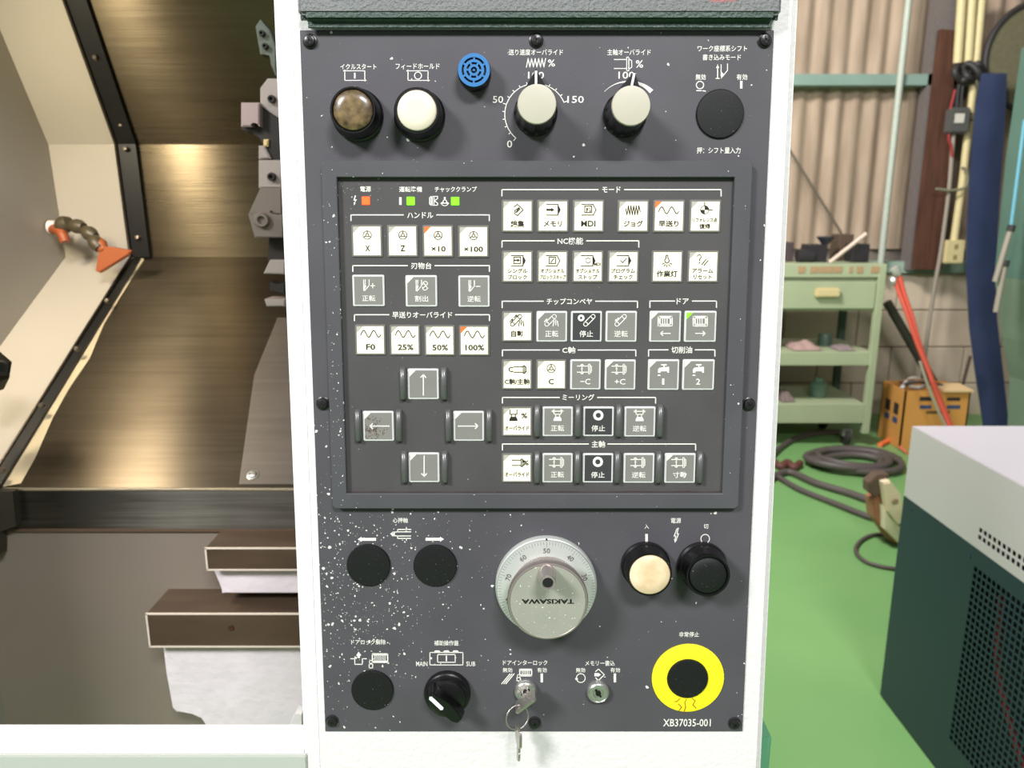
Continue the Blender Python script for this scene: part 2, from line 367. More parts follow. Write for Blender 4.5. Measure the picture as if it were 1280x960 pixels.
def sy_edit(D):
    D.line([(-4, -12), (0, -14.8), (7.2, -8), (0, -.8), (-4, -3.6)], .9); D.line([(-3, -5), (-3.4, -7.2), (2, -10.6), (3, -8.6), (-1, -5), (-3, -5)], .7); D.seg((-1, -6.4), (1.6, -9.4), .6)
def sy_mem(D): tape(D, -8, 6.5, -8, 6.6, True); D.fill([(-8, -9.2), (-2, -9.2), (-2, -10.4), (2, -8), (-2, -5.6), (-2, -6.8), (-8, -6.8)])
def sy_mdi(D): tape(D, -8, 6, -8, 6.6, False); D.rect(-4.4, -12.6, 4, -4.6, .8); D.line([(-2, -6), (-2, -9.6), (-.6, -9.6), (-.6, -7.6)], .6); D.arc(.4, -8.2, 2.2, -90, 40, .6, 8); D.seg((2.2, -7), (2.2, -5.6), .6)
def sy_ref(D):
    D.arc(0, -8, 5.2, t=.7); D.seg((0, -17.4), (0, -13), .6); D.seg((5, -8), (9.5, -8), .6)
    for q in (0, 180): D.fill([(0, -8)] + [(5 * math.cos(math.radians(q - 90 + 90 * i / 6)), -8 + 5 * math.sin(math.radians(q - 90 + 90 * i / 6))) for i in range(7)])
def sy_single(D): tape(D, -7.5, 7, -7.5, 6.4, True); D.rect(-4.6, -12, 3.8, -4, .8); D.fill([(-4, -8.8), (0, -8.8), (0, -10.2), (3, -8), (0, -5.8), (0, -7.2), (-4, -7.2)])
def sy_skip(D): tape(D, -8, 5.5, -7.5, 6.4, False); D.rect(-4.4, -12, 3.6, -4, .8); D.seg((-2, -5.6), (1.6, -10.2), .8)
def sy_opt(D): tape(D, -8, 6.5, -7.5, 6.4, True); D.arc(.5, -7.8, 3, 20, 160, .8, 10); D.arc(.5, -7.8, 3, 200, 340, .8, 10)
def sy_check(D): tape(D, -7.5, 7, -7.5, 6.4, True); D.line([(-3, -7.6), (-.6, -5), (4, -10)], .8)
def sy_lamp(D):
    D.line([(-1.2, -13.6), (0, -14.6), (1.2, -13.6), (1.2, -11), (2.8, -8), (2.2, -5.6), (0, -4.8), (-2.2, -5.6), (-2.8, -8), (-1.2, -11)], .7, True)
    for a in (20, 55, 90, 125, 160): c, s = math.cos(math.radians(a)), math.sin(math.radians(a)); D.seg((3.8 * c, -5 + 3 * s), (6.2 * c, -5 + 5 * s), .8)
def sy_alarm(D):
    D.arc(-4.4, -12.4, 2.4, 180, 400, .9, 12); D.seg((-2.8, -10.6), (-4.2, -8.6), .9); D.seg((-4.2, -8.6), (-4.2, -7.4), .9); D.disc(-4.2, -5, .9, 8)
    D.seg((-1.2, -2.6), (4, -9), 1); D.seg((1.6, -1.6), (6.6, -7.6), 1)
def conv(D, x=0, y=-7, arrows=0, chips=False):
    a, b = (x - 5.2, y + 4.8), (x + 4.2, y - 4.8); D.arc(*a, 2.5, t=.9, n=14); D.arc(*b, 2.5, t=.9, n=14)
    n = (1.8, 1.75); D.seg((a[0] - n[0], a[1] - n[1]), (b[0] - n[0], b[1] - n[1]), .9); D.seg((a[0] + n[0], a[1] + n[1]), (b[0] + n[0], b[1] + n[1]), .9)
    for k in range(abs(arrows)):
        ox, oy = -3.2 + 5.2 * k + x - 2.6, -1.2 - 5.2 * k + y + .6
        if arrows > 0: D.seg((ox - 2.4, oy + 2.2), (ox, oy), .8); D.fill([(ox + 1.6, oy - 1.6), (ox - 1.4, oy - .8), (ox + .8, oy + 1.4)])
        else: D.seg((ox, oy), (ox + 2.6, oy - 2.4), .8); D.fill([(ox - 2, oy + 2), (ox - 1, oy - 1.2), (ox + 1.2, oy + 1)])
    if chips:
        for k, (dx, dy) in enumerate(((4, 1), (6, -.4), (8, 1))): D.seg((x + dx, y + dy), (x + dx - (1.4 if k == 0 else -1 if k == 2 else 0), y + dy + 6), .8)
def sy_auto(D): conv(D, -1, -7.6, 2, True)
def sy_cfwd(D): conv(D, -1, -7.6, 1, True)
def sy_cstop(D): D.arc(-6.4, -10.6, 2.9, t=2.6); conv(D, 4.4, -7.6)
def sy_crev(D): conv(D, 0, -7.6, -1)
def chuckend(D, x, y, h): D.rect(x, y - h, x + 1.8, y + h, .8); D.line([(x + 1.8, y - h * .8), (x + 3.6, y - h * .55), (x + 3.6, y + h * .55), (x + 1.8, y + h * .8)], .8)
def sy_cax(D): D.line([(-3, -9.2 + 2.4), (-3, -9.2 + 2.4)], .1); D.seg((-4, -9.4), (7.6, -9.4), .8); D.seg((-4, -2.8), (7.6, -2.8), .8); chuckend(D, 7.8, -6.1, 4.8)
def sy_spin(D, rev=0, jog=0):
    for y in (-10.4, -2.8): D.seg((-10, y), (3.6, y), .9)
    chuckend(D, 4, -6.6, 6.2); D.seg((-4.2, -11.6), (-4.2, -1.6), .7)
    D.arc(-4.2, -11, 1.7, 180, 360, .8, 8); D.arc(-4.2, -2.2, 1.7, 0, 180, .8, 8)
    y = -7.6 if not rev else -5.4; s = 1 if not rev else -1
    D.fill([(-5.8, y), (-2.6, y), (-4.2, y + 2.2 * s)])
def sy_pct(D): D.seg((-6, -9.4), (4.8, -9.4), .8); D.seg((-6, -2.8), (4.8, -2.8), .8); chuckend(D, 5.2, -6.1, 4.6)
def mill(D, x=0):
    D.seg((x - 2.4, -8.4), (x - 2.4, -5.6), .9); D.seg((x + 2.4, -8.4), (x + 2.4, -5.6), .9); D.line([(x - 4.4, -14.5), (x - 4.4, -8.8), (x + 4.4, -8.8), (x + 4.4, -14.5)], .8)
    D.fill([(x - 3.4, -5.6), (x + 3.4, -5.6), (x + 5, -2.6), (x + 5, -.4), (x - 5, -.4), (x - 5, -2.6)])
def sy_mpct(D): mill(D, -4.6)
def sy_mfwd(D):
    mill(D); D.line([(-7, -12.6), (7, -12.6)], .7); D.fill([(-8, -12.6), (-5, -14.6), (-5, -10.6)]); D.fill([(8, -12.6), (5, -14.6), (5, -10.6)])
def sy_stop(D): D.arc(0, -7.4, 4.8, t=3.2, n=26)
def sy_door(D):
    D.rect(-8, -12, 8.6, -1, 2.2)
    D.rect(-8, -12, 8.6, -9.8); D.rect(-8, -3.2, 8.6, -1); D.rect(-8, -12, -5.4, -1); D.rect(6, -12, 8.6, -1)
    for x in (-3, -.2, 2.6): D.rect(x - .5, -10, x + .5, -3)
def arrow(D, x0, y0, x1, y1, t=1, h=2.6):
    d = Vector((x1 - x0, y1 - y0)).normalized(); n = Vector((-d.y, d.x)); e = Vector((x1, y1)); D.seg((x0, y0), (x1, y1), t)
    D.seg(e, e - d * h * 1.1 + n * h, t); D.seg(e, e - d * h * 1.1 - n * h, t)
def sy_dl(D): sy_door(D); arrow(D, 6.5, 8.8, -5.5, 8.8)
def sy_dr(D): sy_door(D); arrow(D, -5.5, 8.8, 6.5, 8.8)
def sy_tap(D):
    D.rect(-2.6, -13, 4.4, -11.4); D.rect(.2, -11.6, 1.8, -8.4); D.fill([(-4.6, -8.6), (7.4, -9.8), (7.4, -2.2), (5, -2.2), (5, -4), (-3, -4), (-3.4, -2.2), (-6.6, -2.2), (-6.4, -6.4)])
    D.fill([(-7.4, 1.6), (-6.4, .2), (-4.6, -.2), (-2.8, 1.6)])
def tool(D, x): D.line([(x - 3.4, -13.4), (x - 3.4, -1)], .7); D.fill([(x - 3.4, -8.6), (x, -6), (x - 3, .4), (x - 3.8, .4)]); D.line([(x - 1.4, -13.4), (x - 1.4, -8), (x - 2.2, -6)], .5); D.line([(x + 3.4, -13.4), (x + 3.4, -6.4), (x - 2, 0)], .8)
def sy_t1(D): tool(D, -3)
def sy_tp(D): tool(D, -3); D.seg((2.4, -6), (7.4, -6), .9); D.seg((4.9, -8.6), (4.9, -3.4), .9)
def sy_tm(D): tool(D, -3); D.seg((2.6, -6), (7.4, -6), .9)
def sy_ti(D): tool(D, -3.4); D.arc(4.6, -9, 3, 150, 380, .9, 12); D.arc(4.2, -4, 3, -20, 200, .9, 12); D.seg((2, -11), (7.8, -3.4), .8); D.seg((7.6, -9), (1.6, -3), .8)
def sy_up(D): arrow(D, 0, 14, 0, -11.5, 1.2, 3)
def sy_dn(D): arrow(D, 0, -14, 0, 11.5, 1.2, 3)
def sy_lf(D): arrow(D, 13, .3, -11, .3, 1.2, 3)
def sy_rt(D): arrow(D, -13, .3, 11.5, .3, 1.2, 3)
# --- keys: (x, y, w, h, style, corner, symbol, [(text, dx, dy, w, h)...])
c_, g_, d_ = 'cream', 'grey', 'dark'
KEYS = [
 (459, 301.3, 38.5, 40.5, c_, 1, sy_wheel, [('X', .5, 9, 6, 7.6)]), (503.5, 301.3, 38.5, 40.5, c_, 1, sy_wheel, [('Z', 0, 9, 6, 7.6)]),
 (547.6, 301.6, 38.5, 40.5, c_, 2, sy_wheel, [('×10', .5, 9.5, 18, 6.8)]), (591.9, 302, 38.5, 40.5, c_, 1, sy_wheel, [('×100', 0, 9.5, 24, 6.8)]),
 (461, 363.2, 40, 39.5, g_, 0, sy_tp, [('正転', 0, 9.6, 16.5, 7.6)]), (526.9, 363.7, 39.5, 39.5, g_, 1, sy_ti, [('割出', 0, 9.6, 16.5, 7.6)]), (592.6, 364, 39, 39.5, g_, 0, sy_tm, [('逆転', 0, 9.6, 16.5, 7.6)]),
 (463.3, 424.7, 38.2, 38.5, c_, 1, sy_wave, [('F0', 0, 9, 11.5, 7.4)]), (506.5, 425, 38.2, 38.5, c_, 1, sy_wave, [('25%', .5, 9, 19.5, 7.2)]),
 (549.8, 425.4, 38.2, 38.5, c_, 1, sy_wave, [('50%', .5, 9, 19.5, 7.2)]), (592.9, 425.5, 38.2, 38.5, c_, 2, sy_wave, [('100%', .5, 9, 23.5, 7.2)]),
 (529.2, 479.8, 38.7, 38.5, g_, 1, sy_up, []), (473.3, 532.3, 38.5, 37.5, g_, 1, sy_lf, []), (586, 532.3, 38.3, 37.5, g_, 1, sy_rt, []), (530.2, 584, 38.4, 37.3, g_, 1, sy_dn, []),
 (646.8, 270.2, 39.5, 41, c_, 1, sy_edit, [('編集', 0, 9.6, 17, 8.4)]), (691, 270.2, 39.5, 41, c_, 1, sy_mem, [('メモリ', 0, 9.4, 23, 7)]), (735.4, 270.2, 39.5, 41, c_, 1, sy_mdi, [('MDI', 0, 9.3, 18, 7.4)]),
 (791.2, 270.3, 39.5, 41, c_, 1, sy_jog, [('ジョグ', .4, 9.4, 24, 8)]), (835.8, 270.3, 39.5, 41, c_, 2, sy_wave, [('早送り', 0, 9.2, 25, 8)]), (880.9, 270.3, 39.5, 41, c_, 1, sy_ref, [('リファレンス点', 0, 4.6, 31, 5.6), ('復帰', 0, 12.4, 13.5, 6.6)]),
 (646.8, 333.3, 39, 40.3, c_, 1, sy_single, [('シングル', 0, 5.2, 25, 6), ('ブロック', 0, 13, 24, 6)]), (690.7, 333.3, 39, 40.3, c_, 1, sy_skip, [('オプショナル', 0, 5.2, 30, 5.6), ('ブロックスキップ', .4, 13, 32.5, 5.8)]),
 (734.6, 333.3, 39, 40.3, c_, 1, sy_opt, [('MDI', 12, -3, 8, 4), ('オプショナル', 0, 5.2, 30, 5.6), ('ストップ', 0, 13, 24, 6)]), (778.8, 333.3, 39, 40.3, c_, 1, sy_check, [('プログラム', 0, 5.2, 30, 5.8), ('チェック', 0, 13, 24, 6.2)]),
 (833.7, 333.3, 39.3, 40.3, c_, 0, sy_lamp, [('作業灯', 0, 9, 26, 8.2)]), (878.4, 333.3, 39, 40.3, c_, 1, sy_alarm, [('アラーム', 0, 5, 26, 6), ('リセット', 0, 13, 23, 6)]),
 (646.6, 408, 38.4, 38.6, c_, 1, sy_auto, [('自動', 0, 9.2, 15.5, 8)]), (689.7, 408, 38.4, 38.6, g_, 1, sy_cfwd, [('正転', 0, 9.2, 16.5, 8)]), (732.8, 408, 38.8, 38.6, d_, 0, sy_cstop, [('停止', 0, 9.2, 17, 8)]), (776.3, 408, 39, 38.8, g_, 0, sy_crev, [('逆転', 0, 9.2, 17, 8)]),
 (831.2, 408, 39.3, 39, g_, 1, sy_dl, []), (875, 408, 40, 39, g_, 3, sy_dr, []),
 (646.3, 468, 38, 38, c_, 1, sy_cax, [('C', -7.8, -6.2, 6, 6.6), ('C軸/主軸', 0, 9, 31, 7.6)]), (689, 468, 38, 38, c_, 1, sy_wheel, [('C', 0, 9, 6.6, 7)]),
 (731.7, 468, 38.2, 38, g_, 0, sy_spin, [('−C', 0, 9, 12.5, 7)]), (775, 468.2, 38.6, 38, g_, 1, sy_spin, [('+C', 0, 9, 13.5, 7)]), (829, 468.2, 39, 38.4, g_, 1, sy_tap, [('1', 0, 8.8, 2.8, 7.6)]), (872.6, 468.2, 40, 38.4, g_, 1, sy_tap, [('2', 0, 8.8, 5.4, 7.4)]),
 (646.3, 526.6, 38, 37.2, c_, 1, sy_mpct, [('%', 9, -7, 7.6, 6.6), ('オーバライド', 0, 8.4, 30.5, 6)]), (697, 526.6, 38, 37.2, g_, 0, sy_mfwd, [('正転', 0, 8.6, 16.5, 7.6)]), (747.9, 526.6, 38.3, 37.2, d_, 0, sy_stop, [('停止', 0, 8.8, 17, 7.6)]), (799.5, 526.8, 38.8, 37.8, g_, 0, sy_mfwd, [('逆転', 0, 8.8, 17, 7.6)]),
 (646.2, 584.6, 38, 36.8, c_, 1, sy_pct, [('%', 11, -6, 7.4, 6.4), ('オーバライド', 0, 8.4, 30.5, 6)]), (696.8, 584.6, 38, 36.8, g_, 0, sy_spin, [('正転', 0, 8.6, 16.5, 7.6)]), (747.3, 584.7, 38, 36.8, d_, 0, sy_stop, [('停止', 0, 8.8, 17, 7.6)]), (798.4, 584.8, 38.5, 37.2, g_, 0, sy_spin, [('逆転', 0, 8.8, 17, 7.6)]), (849.6, 584.8, 38.6, 37.2, g_, 1, sy_spin, [('寸動', 0, 8.8, 17, 7.8)]),
]
KH = .0012
dirt_m = None
def dirty_key():
    m = greykey_m.copy(); m.name = 'grey_key_grimy'; nt = m.node_tree; b = nt.nodes['Principled BSDF']; N = nt.nodes.new; K = nt.links.new
    tc = N('ShaderNodeTexCoord'); old = b.inputs['Base Color'].links[0].from_socket
    v = N('ShaderNodeTexVoronoi'); v.inputs['Scale'].default_value = 850; K(tc.outputs['Object'], v.inputs['Vector'])
    sp = N('ShaderNodeVectorMath'); sp.operation = 'DISTANCE'; sp.inputs[1].default_value = (-.004, -.002, .0); K(tc.outputs['Object'], sp.inputs[0])
    a = N('ShaderNodeMapRange'); a.inputs[1].default_value = .003; a.inputs[2].default_value = .012; a.inputs[3].default_value = .75; a.inputs[4].default_value = 0; K(sp.outputs['Value'], a.inputs[0])
    s = N('ShaderNodeSeparateColor'); K(v.outputs['Color'], s.inputs[0])
    l1 = N('ShaderNodeMath'); l1.operation = 'LESS_THAN'; K(s.outputs[0], l1.inputs[0]); K(a.outputs[0], l1.inputs[1])
    l2 = N('ShaderNodeMath'); l2.operation = 'LESS_THAN'; K(v.outputs['Distance'], l2.inputs[0]); l2.inputs[1].default_value = .5
    mm = N('ShaderNodeMath'); mm.operation = 'MULTIPLY'; K(l1.outputs[0], mm.inputs[0]); K(l2.outputs[0], mm.inputs[1])
    mx = N('ShaderNodeMix'); mx.data_type = 'RGBA'; K(mm.outputs[0], mx.inputs['Factor']); K(old, mx.inputs['A']); mx.inputs['B'].default_value = (*lin((78, 58, 42)), 1)
    K(mx.outputs['Result'], b.inputs['Base Color']); return m
for i, (kx, ky, kw, kh, st, cor, fn, txt) in enumerate(KEYS):
    c = L(kx, ky, K0); ww = (L(kx + kw / 2, ky, K0 + KH) - L(kx - kw / 2, ky, K0 + KH)).length; hh = (L(kx, ky - kh / 2, K0 + KH) - L(kx, ky + kh / 2, K0 + KH)).length
    key = mesh('membrane_key', prism(bmesh.new(), rrect(ww, hh, .0012, 3), K0 - .0004, K0 + KH, bev=.0005, seg=2), greyfr_m if st != 'cream' else creamfr_m, cp, (c.x, c.y, 0), smooth=50)
    t_ = ' '.join(t[0] for t in txt)
    key['label'] = {'cream': 'cream', 'grey': 'grey', 'dark': 'dark grey'}[st] + ' key' + ((' reading "%s"' % t_) if t_ else {sy_up: ' with up arrow', sy_dn: ' with down arrow', sy_lf: ' with left arrow and brown grime', sy_rt: ' with right arrow', sy_dl: ' with door and left arrow', sy_dr: ' with door and right arrow, green corner lit'}[fn])
    fm = {'cream': cream_m, 'grey': greykey_m, 'dark': dkey_m}[st]
    if fn is sy_lf: fm = dirty_key()
    e = .0015; fw, fh = ww / 2 - e, hh / 2 - e; T_ = K0 + KH + .0002
    mesh('key_face', boxbm(-fw, fw, -fh, fh, K0 + KH - .0006, T_), fm, key)
    if cor:
        s = .0052; bm = bmesh.new(); prism(bm, [(-fw, fh), (-fw, fh - s), (-fw + s, fh)], T_ - .0002, T_ + .0001)
        o = mesh('status_corner', bm, {2: led_o, 3: led_g}.get(cor, corner_g if st == 'cream' else corner_l), key)
        if cor > 1: o['label'] = 'lit %s status corner' % ('orange' if cor == 2 else 'green')
    ink = ink_k if st == 'cream' else ink_w
    D = Draw(kx, ky, T_ + .0002); fn(D); D.out('key_symbol', ink, key, (c.x, c.y))
    for t, dx, dy, pw, ph in txt: ptext('key_lettering', t, kx + dx, ky + dy, pw, ph, ink, key, T_ + .0002, (c.x, c.y), thick=.022 if st == 'cream' else .008)
# --- guard ridges beside keys
gm = None
def guard_mesh():
    bm = bmesh.new(); h = .0052; P = []
    # long ridge with sloped rounded ends, narrow on top
    secs = [(-.0138, .4, .0), (-.0134, .8, .55), (-.0122, 1, 1), (.0118, 1, 1), (.0132, .7, .45), (.0136, .3, .0)]
    rings = []
    for y, wf, hf in secs:
        w = .0026 * (.55 + .45 * wf); z = h * hf
        rings.append([bm.verts.new(p) for p in ((-w, y, 0), (-w * .92, y, z * .75), (-w * .5, y, z), (w * .5, y, z), (w * .92, y, z * .75), (w, y, 0))])
    for a, b in zip(rings, rings[1:]):
        for k in range(5): bm.faces.new((a[k], a[k + 1], b[k + 1], b[k]))
        bm.faces.new((a[5], a[0], b[0], b[5]))
    bm.faces.new(rings[0]); bm.faces.new(rings[-1]); return bm
first = None
for gx, gy in ((503.5, 479.8), (555, 479.8), (447.3, 532.4), (498.7, 532.4), (560.4, 532.4), (611.5, 532.4), (505.2, 584.4), (556, 584.4), (671.6, 526.4), (722.7, 526.4), (773.8, 526.4), (825.5, 526.6), (671.6, 584.8), (722, 584.8), (771.8, 584.8), (823.8, 584.8), (875.2, 584.8)):
    p = L(gx, gy, K0 + .003)
    if first is None: first = mesh('key_guard', guard_mesh(), guard_m, cp, (p.x, p.y, K0 - .0001), smooth=60)
    else: link('key_guard', first.data, cp, (p.x, p.y, K0 - .0001))
# --- cross head screws with washers
scr_b = bmesh.new(); lathe(scr_b, [(.0056, 0), (.0056, .0008), (.0048, .0012), (.0043, .0013), (.0043, .0026), (.0038, .0034), (.0024, .0038), (.0, .0039)], 24)
def cross_mesh():
    bm = bmesh.new(); box(bm, -.0027, .0027, -.0006, .0006, .0034, .0042); box(bm, -.0006, .0006, -.0027, .0027, .0034, .0042); return bm
scr_m = mat('screw_black', (48, 48, 48), .3, metal=.5); scr_k = mat('screw_recess', (5, 5, 5), .6); s1 = None
for i, (x, y) in enumerate(((386.2, 50), (670.5, 49), (957.5, 49), (402.5, 505), (937, 506), (414, 904), (668.5, 906), (919.5, 907))):
    p = L(x, y, .004)
    if s1 is None: s1 = mesh('plate_screw', scr_b, scr_m, cp, (p.x, p.y, 0), smooth=40); s2 = mesh('cross_recess', cross_mesh(), scr_k, s1, rot=(0, 0, .4))
    else: o = link('plate_screw', s1.data, cp, (p.x, p.y, 0)); link('cross_recess', s2.data, o, rot=(0, 0, random.random() * 1.5))
# --- push buttons
worn_m = mat('scorched_lens', (128, 108, 72), .3, vscale=150, col2=(56, 44, 30), coat=.4)
def button(px, py, h, r, capm, label, rin, dish=0):
    p = L(px, py, h); b = mesh('push_button', lathe(bmesh.new(), [(r * 1.10, 0), (r * 1.12, .001), (r * 1.12, .004), (r * 1.04, .0055), (r * 1.04, h * .55), (r, h * .62), (r * 1.0, h * .9), (r * .95, h), (rin * 1.05, h), (rin, h - .0012), (rin * .97, h - .004)], 48), black_m, cp, (p.x, p.y, 0), smooth=38); b['label'] = label
    prof = [(rin * .985, h - .004), (rin * .985, h - .0006), (rin * .93, h + .0004), (rin * .5, h + .0007 - dish), (0, h + .0008 - dish)]
    mesh('button_cap', lathe(bmesh.new(), prof, 40), capm, b, smooth=50); return b
button(441, 137.5, .022, .0180, worn_m, 'black push button with scorched brown lens under "クルスタート"', .0152)
button(521, 138, .022, .0178, mat('white_cap', (222, 214, 192), .4, var=.02, vscale=80), 'black push button with off-white cap under "フィードホールド"', .0152)
button(812.5, 719, .024, .0186, mat('yellowed_cap', (236, 220, 188), .45, vscale=60, col2=(214, 190, 148)), 'black push button with yellowed cap under "入"', .0170)
button(885.3, 719.7, .024, .0188, blackmatt_m, 'black push button with worn black cap under "切"', .0155)
# --- blue buzzer
p = L(592.5, 88, .013); bz = mesh('buzzer', lathe(bmesh.new(), [(.0128, 0), (.0128, .011), (.0120, .0122), (0, .0122)], 40), black_m, cp, (p.x, p.y, 0), smooth=40); bz['label'] = 'small round blue slotted buzzer at the top of panel'
blue_m = mat('buzzer_blue', (34, 112, 172), .4)
bm = bmesh.new()
def annulus(bm, r0, r1, z0, z1, a0=0, a1=360, n=40):
    pr = [[], [], [], []]; full = a1 - a0 >= 360
    for i in range(n + (0 if full else 1)):
        a = math.radians(a0 + (a1 - a0) * i / n); c, s = math.cos(a), math.sin(a)
        for k, (r, z) in enumerate(((r0, z0), (r1, z0), (r1, z1), (r0, z1))): pr[k].append(bm.verts.new((r * c, r * s, z)))
    m = len(pr[0])
    for i in range(m if full else m - 1):
        j = (i + 1) % m
        for k in range(4): l = (k + 1) % 4; bm.faces.new((pr[k][i], pr[k][j], pr[l][j], pr[l][i]))
    return bm
annulus(bm, .0094, .0122, .011, .0145); annulus(bm, .0058, .0078, .011, .0143); annulus(bm, .0024, .0042, .011, .0143, n=20); lathe(bm, [(.0009, .012), (.0009, .0143)], 10)
for k in range(6):
    a = k * math.pi / 3 + .5; 
    for r0, r1, da in ((.0075, .0097, 0), (.0040, .0060, .5)):
        M_ = Matrix.Rotation(a + da, 4, 'Z'); q = bmesh.new(); box(q, r0, r1, -.0007, .0007, .0118, .0142); 
        for f in q.faces: bm.faces.new([bm.verts.new(M_ @ v.co) for v in f.verts])
        q.free()
mesh('buzzer_grille', bm, blue_m, bz, smooth=40)['label'] = 'blue slotted grille'
# --- override knobs
def knob(px, py, rot, label):
    p = L(px, py, .036); bm = bmesh.new(); n = 72
    prof = [(.0170, 0), (.0170, .006), (.0158, .0075), (.0152, .010), (.0146, .030), (.0143, .0335)]; rings = []
    for j, (r, z) in enumerate(prof):
        rings.append([bm.verts.new(((r - (.0007 if (1 < j < 5 and i % 6 in (0, 1)) else 0)) * math.cos(2 * math.pi * i / n), (r - (.0007 if (1 < j < 5 and i % 6 in (0, 1)) else 0)) * math.sin(2 * math.pi * i / n), z)) for i in range(n)])
    for a, b in zip(rings, rings[1:]):
        for i in range(n): bm.faces.new((a[i], a[(i + 1) % n], b[(i + 1) % n], b[i]))
    bm.faces.new(rings[0]); bm.faces.new(rings[-1])
    k = mesh('rotary_knob', bm, black_m, cp, (p.x, p.y, 0), (0, 0, math.radians(rot)), smooth=40); k['label'] = label
    mesh('knob_cap', lathe(bmesh.new(), [(.0143, .0335), (.0146, .0345), (.0140, .0362), (.0128, .0364), (0, .0364)], 48), ivory_m, k, smooth=40)['label'] = 'ivory cap disc'
    mesh('knob_pointer', prism(bmesh.new(), [(-.0135, .009), (0, .0318), (.0135, .009)], .001, .010, bev=.0015), black_m, k, smooth=40)
    mesh('pointer_line', boxbm(-.0009, .0009, .0150, .0300, .0095, .0102), ink_w, k)
knob(671.2, 130, 0, 'rotary knob with ivory cap under "送り速度オーバライド", pointer up')
knob(789, 132, -11, 'rotary knob with ivory cap under "主軸オーバライド", pointer right of 100')
# --- plug discs
def plug(px, py, r, label, h=.0022, m=None):
    p = L(px, py, h); o = mesh('hole_plug', lathe(bmesh.new(), [(r, 0), (r, h * .5), (r * .96, h * .9), (r * .8, h), (0, h * 1.05)], 48), m or blackmatt_m, cp, (p.x, p.y, 0), smooth=45); o['label'] = label; return o
plug(900.5, 142, .0188, 'black round plug under "書き込みモード"')
plug(460.4, 707.3, .0186, 'black round plug under the left arrow'); plug(543.9, 707.8, .0186, 'black round plug under the right arrow, ragged lower edge'); plug(465.3, 863.8, .0184, 'black round plug under "ドアロック解除"')
# yellow emergency stop ring and its plug
p = L(860, 847.8, .001); r_ = (L(905, 847.8) - L(815, 847.8)).length / 2
ye = chipped('yellow_ring', (246, 236, 40), .5, base=.03, chip=(120, 95, 30), cell=300, size=.12)
yr = mesh('emergency_ring', lathe(bmesh.new(), [(r_, 0), (r_, .0010), (r_ * .99, .0012), (r_ * .55, .0012), (r_ * .55, .0008)], 64, cap=True), ye, cp, (p.x, p.y, 0), smooth=40); yr['label'] = 'yellow ring under "非常停止" round a black plug'
plug(860, 849.4, .0180, 'black round plug in the yellow ring', h=.003)
rust = mat('rust_streak', (150, 92, 30), .8)
bm = bmesh.new()
for pts, t in (([(858, 874), (856, 878), (857, 884), (855, 890)], .9), ([(850, 873), (846, 877), (843, 877)], .8), ([(865, 873), (869, 876), (866, 881), (870, 885)], .6), ([(848, 880), (852, 884), (849, 888)], .6)):
    q = Draw(860, 880, .00135)
    q.line([(a - 860, b - 880) for a, b in pts], t)
    for f in q.bm.faces: bm.faces.new([bm.verts.new(v.co) for v in f.verts])
    q.bm.free(); oo = q.o
mesh('rust_streak', bm, rust, cp, (oo.x, oo.y, .00135), smooth='flat2d')
# --- handwheel (pulse generator)
HC = (.0290, -.1728)
hw = mesh('handwheel', lathe(bmesh.new(), [(.0432, 0), (.0432, .005), (.0424, .0065), (.0418, .0068), (.0418, .0085), (.0414, .0100), (.0290, .0112), (0, .0112)], 96), mat('dial_satin', (190, 196, 188), .42, metal=.25, var=.02, vscale=60), cp, (*HC, 0), smooth=35); hw['label'] = 'silver handwheel with graduated dial and crank, turned 50 up'
bm = bmesh.new()
for k in range(100):
    a = 2 * math.pi * k / 100; ln = .0046 if k % 10 == 0 else .0036 if k % 5 == 0 else .0026; M_ = Matrix.Rotation(a, 4, 'Z')
    for_ = [(-.00014, .0410 - ln), (.00014, .0410 - ln), (.00014, .0410), (-.00014, .0410)]
    bm.faces.new([bm.verts.new(M_ @ Vector((x, y, .01125 - (y - .029) * .097))) for x, y in for_])
for k in range(10):
    s = str((50 + 10 * k) % 100); M_ = Matrix.Rotation(2 * math.pi * k / 10, 4, 'Z') @ Matrix.Translation((0, .0336, .0112))
    addtext(bm, s, .0056 if len(s) > 1 else .0026, .0042, M_, thick=.0)
mesh('dial_graduation', bm, mat('dial_ink', (88, 86, 82), .6), hw, smooth='flat2d')
mesh('index_mark', boxbm(-.0007, .0007, .0412, .0426, .0062, .0088), black_m, hw)
bm = bmesh.new(); n = 220; rings = []
for r, z, kn in ((.0290, .0108, 1), (.0300, .026, 1), (.0316, .0262, 0), (.0326, .0275, 0), (.0328, .0345, 0), (.0322, .0360, 0), (.0310, .0362, 0), (.0306, .0358, 0), (0, .0358, 0)):
    if r == 0: rings.append([bm.verts.new((0, 0, z))]); continue
    rings.append([bm.verts.new(((r - (.0006 if kn and i % 2 else 0)) * math.cos(2 * math.pi * i / n), (r - (.0006 if kn and i % 2 else 0)) * math.sin(2 * math.pi * i / n), z)) for i in range(n)])
for a, b in zip(rings, rings[1:]):
    for i in range(n):
        if len(b) == 1: bm.faces.new((a[i], a[(i + 1) % n], b[0]))
        else: bm.faces.new((a[i], a[(i + 1) % n], b[(i + 1) % n], b[i]))
kn = mesh('knurled_knob', bm, mat('knob_alu', (176, 166, 160), .38, metal=.75), hw, smooth=30)
mesh('knob_disc', lathe(bmesh.new(), [(.0304, .0352), (.0304, .0360), (0, .0360)], 72), chipped('disc_satin', (150, 153, 140), .42, base=.22, chip=(215, 222, 212), cell=330, size=.2), hw, smooth=35)['label'] = 'pale green grey disc with paint specks'
